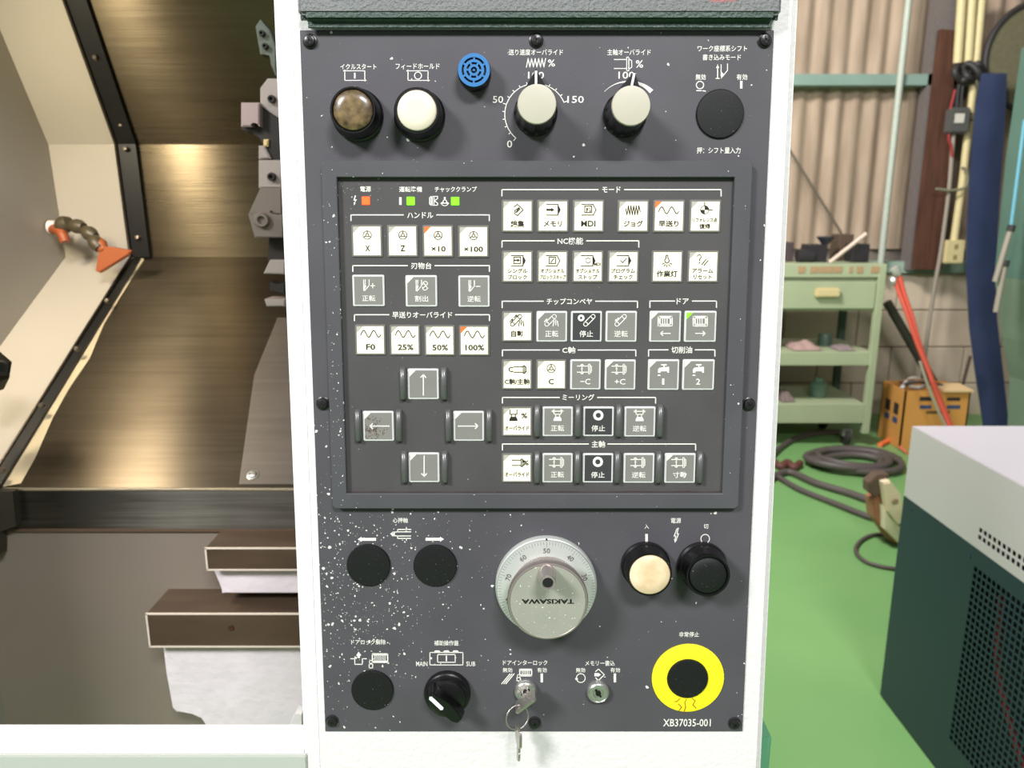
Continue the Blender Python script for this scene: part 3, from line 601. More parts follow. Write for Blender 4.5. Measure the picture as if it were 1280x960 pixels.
bm = bmesh.new(); addtext(bm, 'TAKISAWA', .0425, .0040, Matrix.Translation((0, .0002, .0362)) @ Matrix.Rotation(math.pi, 4, 'Z'), thick=.03); mesh('maker_lettering', bm, black_m, hw, smooth='flat2d')['label'] = 'black upside-down lettering "TAKISAWA"'
cr = mesh('crank_handle', lathe(bmesh.new(), [(.0074, .0358), (.0072, .042), (.0062, .054), (.0063, .0555), (.0057, .0568), (.0046, .0568), (.0044, .0555), (.0030, .0550), (0, .0550)], 40, c=(-.001, .0240)), mat('crank_alu', (190, 182, 176), .3, metal=.7), hw, smooth=40)
mesh('crank_screw', lathe(bmesh.new(), [(.0043, .0548), (.0040, .0558), (.0024, .0562), (0, .0558)], 20, c=(-.001, .0240)), scr_m, hw, smooth=40)
# --- selector switch
p = L(559, 868, .004)
sel = mesh('selector_switch', lathe(bmesh.new(), [(.0202, 0), (.0204, .003), (.0196, .0052), (.0186, .0058), (.0182, .0085), (.0172, .0098), (.0166, .0098), (.0160, .0125), (.0128, .0140), (0, .0143)], 56), black_m, cp, (p.x, p.y, 0), smooth=38); sel['label'] = 'black selector switch with white line turned towards "MAIN"'
a, b = L(540.5, 870.5, .026), L(571, 899, .026); q = Vector((p.x, p.y)); a -= q; b -= q; d = (b - a).normalized(); n_ = Vector((-d.y, d.x))
sh = [a - d * .002 - n_ * .0030, a - d * .0030, a - d * .002 + n_ * .0030, a + (b - a) * .5 + n_ * .0050, b - d * .002 + n_ * .0052, b + d * .0030 + n_ * .0025, b + d * .0030 - n_ * .0025, b - d * .002 - n_ * .0052, a + (b - a) * .5 - n_ * .0050]
# the lever leans outward: wider at its foot than on its ridge
bm = bmesh.new(); cen = (a + b) / 2 * .55
lo = [bm.verts.new(((v - (a + b) / 2) * 1.12 + cen * .9).to_3d() + Vector((0, 0, .012))) for v in sh]; hi = [bm.verts.new(v.to_3d() + Vector((0, 0, .026))) for v in sh]
bm.faces.new(lo[::-1]); top = bm.faces.new(hi)
for i in range(len(sh)): j = (i + 1) % len(sh); bm.faces.new((lo[i], lo[j], hi[j], hi[i]))
bmesh.ops.bevel(bm, geom=list(top.edges), offset=.001, segments=2, affect='EDGES')
mesh('switch_lever', bm, black_m, sel, smooth=40)
a, b = L(538, 872.4, .0262) - q, L(552.5, 886, .0262) - q; d = (b - a).normalized(); n_ = Vector((-d.y, d.x)) * .0017
mesh('indicator_line', prism(bmesh.new(), [a - n_, a - d * .0012, a + n_, b + n_, b + d * .0012, b - n_], .0258, .0264), mat('line_white', (225, 228, 230), .4), sel)
# --- key locks
def lock(px, py, ang, label, slot=True):
    p = L(px, py, .006); o = mesh('key_lock', lathe(bmesh.new(), [(.0098, 0), (.0098, .0035), (.0092, .0050), (.0084, .0056), (.0078, .0050), (.0074, .0054), (.0046, .0054), (.0040, .0046), (0, .0044)], 44), chrome_m, cp, (p.x, p.y, 0), smooth=35); o['label'] = label
    bm = boxbm(-.0040, .0040, -.0008, .0008, .0040, .0058); lathe(bm, [(.0024, .004), (.0024, .0057)], 16); mesh('keyway', bm, scr_k, o, rot=(0, 0, math.radians(ang))); return o, p
lk1, lp = lock(657, 866.2, 38, 'chrome key lock under "ドアインターロック", key in it')
lk2, _ = lock(748, 867.4, -55, 'chrome key lock under "メモリー書込", empty keyway')
# --- printed legends on the plate
def T(s, cx, cy, pw, ph=7.6, rot=0): ptext('legend_lettering', s, cx, cy, pw, ph, ink_w, cp, .0002, rot=rot, label='white lettering "%s"' % s, thick=.008)
for a in (('イクルスタート', 448, 83.3, 45, 7), ('フィードホールド', 522, 83, 55, 7.4), ('送り速度オーバライド', 669.8, 65.3, 68, 7.6), ('主軸オーバライド', 786.3, 65.3, 54.5, 7.6),
          ('ワーク座標系シフト', 902.9, 60.6, 62, 7.8), ('書き込みモード', 902.2, 71.6, 48, 7.6), ('無効', 875.8, 96.3, 12.6, 7.4), ('有効', 927.4, 96.3, 13.4, 7.4), ('押：シフト量入力', 898.4, 188, 54.5, 8),
          ('100', 670, 94, 20, 8.6), ('50', 622.5, 124.3, 13, 8.8), ('150', 719.5, 124.3, 20.5, 8.8), ('0', 637, 180, 6.6, 9.2), ('100', 783, 94, 20, 9), ('%', 689.3, 78.8, 9, 9), ('%', 799.3, 80, 9.4, 9.4),
          ('心押軸', 500.3, 650.4, 18.6, 6.4), ('ドアロック解除', 460.6, 802.6, 43, 6.4), ('補助操作盤', 558, 803.8, 30.5, 6.6), ('MAIN', 527.2, 829.8, 14.2, 5.8), ('SUB', 588.5, 829.8, 11.2, 5.8),
          ('ドアインターロック', 656.5, 828.5, 55.5, 6.4), ('無効', 634.4, 837.6, 12, 6), ('有効', 677.5, 837.6, 12, 6), ('メモリー書込', 750, 829, 37, 6.6), ('無効', 725.7, 837.7, 11.6, 6), ('有効', 769, 837.6, 12, 6),
          ('電源', 845, 650.8, 12.6, 6.6), ('入', 808.4, 658.2, 5.6, 5.6), ('切', 882.5, 658, 5.8, 6), ('非常停止', 861.3, 793, 25, 6.4), ('XB37035-001', 858.7, 903.4, 59.5, 9.4)): T(*a)
def P_(cx, cy): return Draw(cx, cy, .0002)
def SYM(D, nm='legend_symbol', label=None): D.out(nm, ink_w, cp, label=label)
D = P_(443.5, 94.5); D.rect(-12.5, -6, 12.5, 6, .9); D.rect(-.9, -3.6, .9, 3.6); D.fill([(-15, -6), (-12, -7.6), (-12, -4.4)]); D.fill([(15, 6), (12, 4.4), (12, 7.6)]); SYM(D)
D = P_(522.5, 94.5); D.rect(-12.5, -6, 12.5, 6, .9); D.arc(0, 0, 4.4, t=1.1); D.fill([(-15, -6), (-12, -7.6), (-12, -4.4)]); D.fill([(15, 6), (12, 4.4), (12, 7.6)]); SYM(D)
D = P_(669.5, 78.5); D.line([(-11.5 + 24 * i / 11, (5.4 if i % 2 == 0 else -5.4)) for i in range(12)], .9); SYM(D)
D = P_(669.5, 143)
D.arc(0, 0, 38.5, 130, 337, 1.0, 46)
for a in range(0, 16):
    t = math.radians(130 + 207 * a / 15); c, s = math.cos(t), math.sin(t); ln = 2.6 if a % 5 else 4; D.seg((38.5 * c, 38.5 * s), ((38.5 + ln) * c, (38.5 + ln) * s), .9)
SYM(D, 'dial_scale')
D = P_(785, 143)
n = 24; A = [(math.radians(224 + 92 * i / n), .5 + 5.4 * (i / n) ** 1.7) for i in range(n + 1)]
V_ = [(D.bm.verts.new(D.q((41 - t / 2) * math.cos(a), (41 - t / 2) * math.sin(a))), D.bm.verts.new(D.q((41 + t / 2) * math.cos(a), (41 + t / 2) * math.sin(a)))) for a, t in A]
for (a, b), (c, d) in zip(V_, V_[1:]): D.bm.faces.new((a, c, d, b))
SYM(D, 'dial_scale')
D = P_(779, 80); D.seg((-11, -5.6), (4, -5.6), .9); D.seg((-11, 5.6), (4, 5.6), .9); D.rect(4.4, -8.6, 7, 8.6, .9); D.line([(7, -6.4), (10.6, -4), (10.6, 4), (7, 6.4)], .9); SYM(D)
D = P_(902, 89); D.seg((-5, -8), (-5, 8), .9); D.fill([(-7, -4), (-5, -8.6), (-3, -4)]); D.seg((-7, 9), (-3, 9), .9); D.seg((-.6, -8), (-.6, 6), .8); D.fill([(-.6, 9.6), (-.8, 0), (3, 4)]); D.line([(.8, 7), (7.4, -1), (7.4, -9)], .9); SYM(D)
D = P_(875, 106.3); D.arc(0, 0, 4.6, t=1.2); D.seg((-4, 7), (1.5, 7), 1.2); D.seg((4, 7.2), (6.6, 7.6), 1.2); SYM(D)
P_(926.6, 105.8).rect(-1.5, -4.8, 1.5, 4.8).out('legend_symbol', ink_w, cp)
P_(808.2, 673).rect(-1.6, -5.6, 1.6, 5.6).out('legend_symbol', ink_w, cp)
P_(677.2, 847.4).rect(-1.5, -5.5, 1.5, 5.5).out('legend_symbol', ink_w, cp)
P_(768.6, 847.4).rect(-1.5, -5.5, 1.5, 5.5).out('legend_symbol', ink_w, cp)
P_(881.5, 673.4).arc(0, 0, 5.4, t=1).out('legend_symbol', ink_w, cp)
P_(726, 847.6).arc(0, 0, 5.5, t=1).out('legend_symbol', ink_w, cp)
D = P_(845.5, 669.3); D.line([(.8, -8.6), (-3, 1), (-.6, .2), (-1.6, 5)], .9); D.line([(1, -8.4), (2.4, -9), (.6, -1.6), (2.8, -2.2), (-.2, 5.2)], .9); D.fill([(-3, 4.4), (.8, 5.4), (-1.8, 9.2)]); SYM(D)
# tailstock, arrows
D = P_(502, 667.4)
for s in (-1, 1): D.seg((-5, 5.6 * s), (11.4, 5.6 * s), 1); D.seg((-5, 2.6 * s), (11.4, 2.6 * s), 1); D.seg((6, 5.6 * s), (6, 8 * s), .9); D.seg((-5, 2.6 * s), (-5, 5.6 * s), .9); D.seg((-9, 2.4 * s), (-5, 2.4 * s), .9)
D.line([(-13.6, 0), (-10.6, -2.4), (-9, -2.4), (-9, 2.4), (-10.6, 2.4)], .9, True); SYM(D)
D = P_(458.5, 674.2); D.fill([(-11.5, 0), (-6.5, -3.2), (-6.5, -1.8), (11.5, -1.8), (11.5, 1.8), (-6.5, 1.8), (-6.5, 3.2)]); SYM(D)
D = P_(543.5, 674); D.fill([(11.5, 0), (6.5, -3.2), (6.5, -1.8), (-11.5, -1.8), (-11.5, 1.8), (6.5, 1.8), (6.5, 3.2)]); SYM(D)
# door lock release
def doorsym(D, x, y, w, h, n):
    D.rect(x, y, x + w, y + h, 1.4)
    for i in range(n): X = x + 2 + (w - 4) * (i + .5) / n; D.rect(X - w / n * .16, y + 1.6, X + w / n * .16, y + h - 1.6)
    D.rect(x, y, x + w, y + 1.8); D.rect(x, y + h - 1.8, x + w, y + h)
D = P_(461.5, 825); D.line([(-23, -1.6), (-18, -1.6), (-18, 5.4), (-8.6, 5.4), (-8.6, -1.6), (-3.6, -1.6)], .9); D.fill([(-13.2, -10.4), (-9.8, -5.4), (-11.6, -5.4), (-11.6, -2.4), (-14.8, -2.4), (-14.8, -5.4), (-16.6, -5.4)])
doorsym(D, 4, -7.6, 19, 10.4, 6); D.arc(2, 2.4, 1.9, t=.8, n=12); D.rect(0, 5, 4.4, 10, .8); SYM(D)
D = P_(558, 823); D.rect(-20.6, -7.4, 20.6, 8.2, .9); D.rect(-11, -4.8, 11, 4.8, .8); D.rect(-.8, -3.4, .8, 3.4)
for x in (-11.5, 0, 11.5): D.fill([(x - 4.4, -7.6), (x - 2.6, -10), (x + 2.6, -10), (x + 4.4, -7.6)])
SYM(D)
D = P_(634, 848); [D.seg((-6.8 + k, 6.6), (3.4 + k, -5.6), 1.0) for k in (0, 2.6, 5.2)]; SYM(D)
D = P_(655.5, 843); doorsym(D, -5.8, -6.4, 14.8, 8.2, 5); D.arc(-7.2, 2, 1.8, t=.8, n=12); D.rect(-9.4, 4, -5, 8, .8); SYM(D)
D = P_(749, 843.4); D.line([(-4.4, -4), (-1, -7.2), (6.4, 0), (-1, 7.2), (-4.4, 4)], .9); D.fill([(-6, -2), (-1.6, -2), (-1.6, -2.6), (2.2, 0), (-1.6, 2.6), (-1.6, 2), (-6, 2)]); SYM(D)
# ------------------------------------------------------------------ key in the lock, split ring and spare key (things of their own)
LM = PM @ Matrix.Translation((lp.x, lp.y, 0)) @ Matrix.Rotation(math.radians(38), 4, 'Z')
ik = empty('lock_key', label='flat steel key standing in the left chrome lock, ring through its head', cat='key', M=LM)
bm = bmesh.new()   # head lies in the local x-z plane
P2 = [(-.0105, .012), (-.009, .010), (.009, .010), (.0105, .012), (.0105, .026), (.009, .028), (-.009, .028), (-.0105, .026)]
prism(bm, P2, -.0011, .0011, bev=.0004); 
for v in bm.verts: v.co = Vector((v.co.x, -v.co.z, v.co.y))
mesh('key_head', bm, steelk_m, ik, smooth=35)
mesh('key_blade', boxbm(-.0034, .0034, -.0009, .0009, .002, .0104, bev=.0003, seg=1), steelk_m, ik)
a = L(643.4, 887, .024)
rc = L(646.6, 896.5, .022); rr = .0102
RM = PM @ Matrix.Translation((rc.x, rc.y, .022)) @ Matrix.Rotation(math.radians(24), 4, 'Y') @ Matrix.Rotation(math.radians(-8), 4, 'X')
bm = tube(bmesh.new(), [(rr * math.cos(t), rr * math.sin(t), .0005 * t / 6.28 - .0004) for t in [i * 4 * math.pi / 72 for i in range(73)]], .00058, 8)
ro = mesh('split_ring', bm, steelk_m, smooth=60); ro.matrix_world = RM; tag(ro, 'thin steel split ring hanging from the key in the left lock', 'ring')
a = L(648.2, 911, .0215)
sk = empty('spare_key', label='small steel key hanging edge-on from the split ring below the panel', cat='key', M=PM @ Matrix.Translation((a.x, a.y, .0215)) @ Matrix.Rotation(math.radians(-78), 4, 'Y'))
bm = bmesh.new(); prism(bm, [(-.009, -.002), (-.007, .0015), (.007, .0015), (.009, -.002), (.0085, -.012), (.005, -.0155), (-.005, -.0155), (-.0085, -.012)], -.0011, .0011, bev=.0004); mesh('key_head', bm, steelk_m, sk, smooth=35)
bm = bmesh.new(); prism(bm, [(-.0036, -.0150), (.0036, -.0150), (.0036, -.0195), (.0024, -.0205), (.0036, -.0215), (.0028, -.0235), (.0034, -.0255), (.0016, -.0290), (-.0020, -.0305), (-.0036, -.0290)], -.0009, .0009, bev=.0003); mesh('key_blade', bm, steelk_m, sk, smooth=35)
# ================================================================== machine: column, sill, inside of the work area
machine = empty('lathe_enclosure', (0, .7, 0), 'open lathe work area with stainless slanting covers and white frame', 'machine')
def mpart(name, bm, m, parent=machine, smooth=None, label=None):
    off_ = Matrix.Translation(-machine.location)
    if parent is machine: bm.transform(off_)
    o = mesh(name, bm, m, parent, smooth=smooth)
    if label: o['label'] = label
    return o
# jamb strip left of the cabinet, in the panel frame
bm = boxbm(-.1865, -.168, -.80, .60, -.12, -.0065, bev=.004, seg=2); bm.transform(PM); mpart('door_jamb', bm, white_m, smooth=35)
# profile of the slanted back covers in (y, z)
A0, A, B, C_, D0 = (1.05, 2.54), (1.436, 1.850), (1.562, 1.622), (1.572, 1.405), (1.062, 1.1005)
def strip(bm, X0, X1, P, th, sub=1):
    """plate following the profile P in y,z between X0 and X1 with thickness th behind"""
    n = len(P)
    for i in range(n - 1):
        (y0, z0), (y1, z1) = P[i], P[i + 1]; d = Vector((y1 - y0, z1 - z0)).normalized(); nn = Vector((-d.y, d.x))
        if nn.x < 0 and abs(nn.x) > .1: nn = -nn
        f = [(y0, z0), (y1, z1)]; bk = [(y0 + nn.x * th, z0 + nn.y * th), (y1 + nn.x * th, z1 + nn.y * th)]
        v = [[bm.verts.new((X, *p)) for p in (f[0], f[1], bk[1], bk[0])] for X in (X0, X1)]
        for k in range(4): l = (k + 1) % 4; bm.faces.new((v[0][k], v[0][l], v[1][l], v[1][k]))
        bm.faces.new(v[0]); bm.faces.new(v[1])
    return bm
steel_m = mat('brushed_stainless', (150, 141, 122), .36, metal=1.0, vscale=6, col2=(104, 96, 80), stretch=(1.0, 1.6, 1.6))
def brushed(name, rgb, rgb2, rough, sc=(1.4, 40, 40)):
    m = bpy.data.materials.new(name); m.use_nodes = True; nt = m.node_tree; b = nt.nodes['Principled BSDF']; N = nt.nodes.new; K = nt.links.new
    tc = N('ShaderNodeTexCoord'); mp = N('ShaderNodeMapping'); mp.inputs['Scale'].default_value = sc; K(tc.outputs['Object'], mp.inputs[0])
    n = N('ShaderNodeTexNoise'); n.inputs['Scale'].default_value = 3; n.inputs['Detail'].default_value = 6; K(mp.outputs[0], n.inputs['Vector'])
    n2 = N('ShaderNodeTexNoise'); n2.inputs['Scale'].default_value = 2.2; n2.inputs['Detail'].default_value = 4; K(tc.outputs['Object'], n2.inputs['Vector'])
    ad = N('ShaderNodeMath'); ad.operation = 'MULTIPLY_ADD'; ad.inputs[1].default_value = .28; K(n.outputs['Fac'], ad.inputs[0]); 
    m2 = N('ShaderNodeMath'); m2.operation = 'MULTIPLY'; m2.inputs[1].default_value = .72; K(n2.outputs['Fac'], m2.inputs[0]); K(m2.outputs[0], ad.inputs[2])
    r = N('ShaderNodeValToRGB'); r.color_ramp.elements[0].position = .38; r.color_ramp.elements[1].position = .62
    r.color_ramp.elements[0].color = (*lin(rgb2), 1); r.color_ramp.elements[1].color = (*lin(rgb), 1); K(ad.outputs[0], r.inputs[0]); K(r.outputs[0], b.inputs['Base Color'])
    b.inputs['Metallic'].default_value = .9; b.inputs['Anisotropic'].default_value = .88; b.inputs['Anisotropic Rotation'].default_value = .25
    tg_ = N('ShaderNodeTangent'); tg_.direction_type = 'UV_MAP'; tg_.uv_map = 'UVMap'; K(tg_.outputs[0], b.inputs['Tangent'])
    rr = N('ShaderNodeMapRange'); rr.inputs[3].default_value = rough - .1; rr.inputs[4].default_value = rough + .14; K(ad.outputs[0], rr.inputs[0]); K(rr.outputs[0], b.inputs['Roughness'])
    bp = N('ShaderNodeBump'); bp.inputs['Strength'].default_value = .16; bp.inputs['Distance'].default_value = .0012; mp2 = N('ShaderNodeMapping'); mp2.inputs['Scale'].default_value = (2, 220, 220); K(tc.outputs['Object'], mp2.inputs[0]); n9 = N('ShaderNodeTexNoise'); n9.inputs['Scale'].default_value = 3; K(mp2.outputs[0], n9.inputs['Vector']); K(n9.outputs['Fac'], bp.inputs['Height']); K(bp.outputs[0], b.inputs['Normal'])
    MATS[name] = m; return m
ss_low = brushed('stainless_floor', (96, 88, 74), (78, 70, 58), .30)
ss_up = brushed('stainless_wall', (104, 95, 77), (90, 81, 65), .28)
cream_in = mat('inner_paint', (176, 169, 155), .42, var=.03, vscale=4)
XR = -.02
mpart('upper_cover', strip(bmesh.new(), -.75, XR, [A0, A, B], .004), ss_up, label='stainless upper cover slanting back')
mpart('middle_cover', strip(bmesh.new(), -.75, XR, [B, C_], .004), ss_up, label='stainless upright middle cover')
mpart('slide_cover', strip(bmesh.new(), -.75, XR, [C_, D0], .004), ss_low, label='stained stainless cover sloping towards the viewer')
bm = boxbm(-.75, XR, 1.0615, 1.066, 1.036, 1.101); mpart('cover_apron', bm, brushed('stainless_apron', (120, 118, 110), (70, 68, 62), .38))
bm = boxbm(-.752, XR, 1.0590, 1.0640, 1.0985, 1.1025, bev=.001); mpart('cover_edge', bm, mat('bright_edge', (226, 216, 196), .25, metal=.9))
mpart('cover_lip', boxbm(-.75, XR, 1.0605, 1.0680, 1.034, 1.0385), mat('rusty_edge', (84, 66, 50), .7))
# lighter overlapping sheet on the right of the slope
sd = Vector((0, C_[0] - D0[0], C_[1] - D0[1])); sn = Vector((0, -sd.z, sd.y)).normalized(); sl = sd.length; sdn = sd.normalized(); o_ = Vector((0, *D0))
def slope(px, py, lift=0):
    d = ray(px, py); p0 = o_ + sn * lift; t = (p0 - CAM).dot(sn) / d.dot(sn); return CAM + d * t
bm = bmesh.new(); P = [slope(*q) for q in ((299, 606), (318, 470), (347, 398), (420, 398), (420, 606))]
v0 = [bm.verts.new(p) for p in P]; v1 = [bm.verts.new(p + sn * .0018) for p in P]; bm.faces.new(v0[::-1]); bm.faces.new(v1)
for i in range(5): bm.faces.new((v0[i], v0[(i + 1) % 5], v1[(i + 1) % 5], v1[i]))
mpart('overlap_sheet', bm, brushed('stainless_pale', (122, 114, 104), (110, 102, 92), .45))
p = slope(316, 594, .002); Ms = Matrix((Vector((1, 0, 0)), sdn, sn)).transposed().to_4x4(); Ms.translation = p
bm = lathe(bmesh.new(), [(.009, 0), (.009, .001), (.006, .0014), (.0055, .0035), (.0035, .0045), (.003, .0035), (0, .0035)], 24, M=Ms); mpart('cover_bolt', bm, chrome_m, smooth=40)
# painted end part: same profile from the seal to the end wall, and the end wall
mpart('painted_cover', strip(bmesh.new(), -.905, -.752, [A0, A, B, C_, D0, (1.0, 1.05)], .004), cream_in, label='cream grey painted strip left of the black seal')
bm = bmesh.new(); v0 = [bm.verts.new((-.902, y, z)) for y, z in ((.62, .2), (1.75, .2), (1.75, 2.7), (.62, 2.7))]; v1 = [bm.verts.new((-.91, y, z)) for y, z in ((.62, .2), (1.75, .2), (1.75, 2.7), (.62, 2.7))]
bm.faces.new(v0); bm.faces.new(v1[::-1])
for i in range(4): bm.faces.new((v0[i], v0[(i + 1) % 4], v1[(i + 1) % 4], v1[i]))
mpart('end_wall', bm, mat('end_wall_paint', (160, 155, 143), .5, var=.03, vscale=3))
# black wiper seal along the profile with bolts
P = [Vector((-.75, y - .004, z)) for y, z in (A0, A, B, C_, D0)]
seal_m = mat('seal_rubber', (12, 12, 11), .45); 
bm = strip(bmesh.new(), -.764, -.728, [(y - .010, z) for (y, z) in (A0, A, B, C_)], .010); strip(bm, -.764, -.746, [(C_[0] - .010, C_[1] - .002), (D0[0] - .008, D0[1] + .004)], .010); seal = mpart('wiper_seal', bm, seal_m)
bm = tube(bmesh.new(), [Vector((-.765, y - .013, z)) for y, z in (A0, A, B, C_, D0)], .0028, 8); mpart('seal_retainer', bm, mat('dark_retainer', (74, 66, 56), .3, metal=.7), smooth=50)
pts = [(119, 72), (151, 156), (157, 186), (172, 297), (134, 376), (96, 436), (52, 507), (3, 588)]
bolt0 = None
for i, (x, y) in enumerate(pts):
    p = onX(x, y, -.745) - machine.location
    if bolt0 is None: bolt0 = mesh('seal_bolt', lathe(bmesh.new(), [(.0045, -.004), (.0045, .002), (.0035, .004), (0, .0045)], 12, M=Matrix.Rotation(math.radians(75), 4, 'X')), mat('seal_bolt_metal', (112, 102, 88), .4, metal=.6), machine, p, smooth=40)
    else: link('seal_bolt', bolt0.data, machine, p)
# cream sealant band on the slope right of the seal
bm = bmesh.new(); Lf = [(171, 318), (100, 432), (30, 545), (-6, 602)]; Rt = [(180, 324), (150, 372), (130, 405), (112, 448), (86, 486), (66, 522), (44, 572), (26, 604), (4, 608)]
poly = [slope(*q, .0012) for q in Lf + Rt[::-1]]
bm.faces.new([bm.verts.new(p) for p in poly]); r_ = bmesh.ops.extrude_face_region(bm, geom=bm.faces[:]); bmesh.ops.translate(bm, verts=[v for v in r_['geom'] if isinstance(v, bmesh.types.BMVert)], vec=-sn * .001)
mpart('sealant_band', bm, mat('sealant_cream', (186, 172, 140), .5, var=.08, vscale=20))
# grey painted wall below the step
mpart('lower_wall', boxbm(-.80, XR, 1.066, 1.075, .35, 1.04), mat('lower_paint', (124, 115, 104), .5, var=.03, vscale=5, bump=.15, bscale=30))
bm = bmesh.new(); Pk = [onY(x, y, 1.055) for x, y in ((-12, 612), (20, 612), (24, 655), (4, 662), (4, 690), (-12, 700))]
prism(bm, [(p.x, p.z) for p in Pk], -.008, .008); bm.transform(Matrix(((1, 0, 0, 0), (0, 0, 1, 1.055), (0, 1, 0, 0), (0, 0, 0, 1)))); mpart('corner_bracket', bm, mat('bracket_metal', (70, 68, 60), .4, metal=.6))
# dark hexagonal fitting at the left edge
bm = bmesh.new(); Pk = [onY(x, y, 1.10) for x, y in ((-14, 432), (2, 440), (16, 452), (13, 472), (6, 486), (-14, 486))]
prism(bm, [(p.x, p.z) for p in Pk], -.03, .0, bev=.002); bm.transform(Matrix(((1, 0, 0, 0), (0, 0, 1, 1.10), (0, 1, 0, 0), (0, 0, 0, 1)))); fit = mpart('hexagonal_fitting', bm, mat('fitting_black', (24, 24, 20), .4))
pf = onY(3, 460, 1.0685); bm = lathe(bmesh.new(), [(.011, 0), (.010, .003), (.006, .003), (.006, .001), (0, .001)], 20, M=Matrix.Translation(pf) @ Matrix.Rotation(math.pi / 2, 4, 'X')); mpart('fitting_socket', bm, scr_k)
# roof over the work area and its inner right wall (both outside the frame, as the machine has them)
mpart('enclosure_roof', boxbm(-.905, XR, .66, 1.75, 2.12, 2.14), MATS['end_wall_paint']); mpart('right_wall', boxbm(XR, XR + .01, .80, 1.75, .35, 2.12), MATS['end_wall_paint'])
mpart('rear_shade_block', boxbm(-.95, .20, 1.78, 2.35, .02, 1.55, bev=.01), MATS['white_paint'])  # unseen box added behind the lathe to cast shade on the near floor
# sill
bm = bmesh.new()
f = onY(0, 934, .600); b_ = onY(0, 907, .640); zt = (f.z + b_.z) / 2
sill = mpart('door_sill', boxbm(-.95, -.184, .600, .634, .55, onY(0, 934, .600).z, bev=.003, seg=2), white_m, smooth=35)
# step along the foot of the sill top
mpart('sill_flange', boxbm(-.95, -.184, .596, .601, .55, f.z - .006, bev=.001), mat('pale_green_white', (184, 190, 182), .5))
# green machine base right of the cabinet foot
bm = boxbm(-.2, .2195, .60, .75, .3, 1.07); base_m = mat('base_green', (96, 160, 122), .5); 
gb = L(953, 921, -.02); wb = PM @ Vector((gb.x, gb.y, -.02)); g2 = ray(959, 930); 
bm.free(); X1 = onY(959.5, 930, wb.y + .01).x; bm = boxbm(.1, X1, wb.y + .0, wb.y + .06, .3, wb.z, bev=.002); mpart('machine_base', bm, base_m, smooth=35)
# ------------------------------------------------------------------ guide rails with their casting
def rail_(name, px_l, y_back_t, y_front_t, y_front_b, label, Yb=1.066):
    pass
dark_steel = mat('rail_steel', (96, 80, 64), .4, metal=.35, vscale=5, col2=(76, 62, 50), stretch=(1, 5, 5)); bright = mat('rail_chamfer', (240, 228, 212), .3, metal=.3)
bed = empty('slide_bed', (-.3, 1.0, .7), 'white rough casting with two dark steel slide rails at bottom left', 'machine bed')
def bpart(name, bm, m, smooth=None, parent=None):
    if parent is None: bm.transform(Matrix.Translation(-bed.location)); return mesh(name, bm, m, bed, smooth=smooth)
    bm.transform(Matrix.Translation(-bed.location)); return mesh(name, bm, m, parent, smooth=smooth)
def rails(xl, yfront, ytop_px, ybot_px):
    t = onY(xl, ytop_px, yfront); b = onY(xl, ybot_px, yfront)
    o = bpart('slide_rail', boxbm(t.x, XR, yfront, 1.066, b.z, t.z), dark_steel)
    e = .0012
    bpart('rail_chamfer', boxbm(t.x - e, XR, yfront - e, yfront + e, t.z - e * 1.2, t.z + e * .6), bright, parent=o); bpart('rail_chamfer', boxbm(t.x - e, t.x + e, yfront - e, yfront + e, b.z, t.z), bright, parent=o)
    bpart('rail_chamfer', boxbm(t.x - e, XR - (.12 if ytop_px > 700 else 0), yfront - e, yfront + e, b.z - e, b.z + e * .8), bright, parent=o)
    return t, b, o
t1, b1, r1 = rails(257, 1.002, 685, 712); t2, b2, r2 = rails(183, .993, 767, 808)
p = onY(289, 785, .9925); bpart('oil_hole', lathe(bmesh.new(), [(.0045, 0), (.004, .001), (.002, .001), (0, .0005)], 18, M=Matrix.Translation(p) @ Matrix.Rotation(math.pi / 2, 4, 'X')), mat('oil_hole_dark', (60, 30, 22), .5), parent=r2)
cast_m = mat('rough_casting', (216, 210, 213), .55, var=.04, vscale=30, bump=1.0, bscale=55)
Pk = [onY(x, y, 1.012) for x, y in ((203, 806), (208, 840), (215, 886), (220, 891), (240, 890), (254, 896), (262, 918), (420, 918), (420, 806))]
bm = bmesh.new(); prism(bm, [(q.x, q.z) for q in Pk], .0, .054, bev=.003); bm.transform(Matrix(((1, 0, 0, 0), (0, 0, -1, 1.066), (0, 1, 0, 0), (0, 0, 0, 1)))); bpart('lower_casting', bm, cast_m)
Pk = [onY(x, y, 1.02) for x, y in ((264, 710), (276, 728), (277, 742), (420, 742), (420, 710))]
bm = bmesh.new(); prism(bm, [(q.x, q.z) for q in Pk], .0, .046, bev=.002); bm.transform(Matrix(((1, 0, 0, 0), (0, 0, -1, 1.066), (0, 1, 0, 0), (0, 0, 0, 1)))); bpart('upper_casting', bm, cast_m)
Pk = [onY(x, y, .985) for x, y in ((362, 905), (370, 890), (378, 890), (378, 908))]
bm = bmesh.new(); prism(bm, [(q.x, q.z) for q in Pk], .0, .02); bm.transform(Matrix(((1, 0, 0, 0), (0, 0, -1, 1.0), (0, 1, 0, 0), (0, 0, 0, 1)))); bpart('casting_tab', bm, white_m)
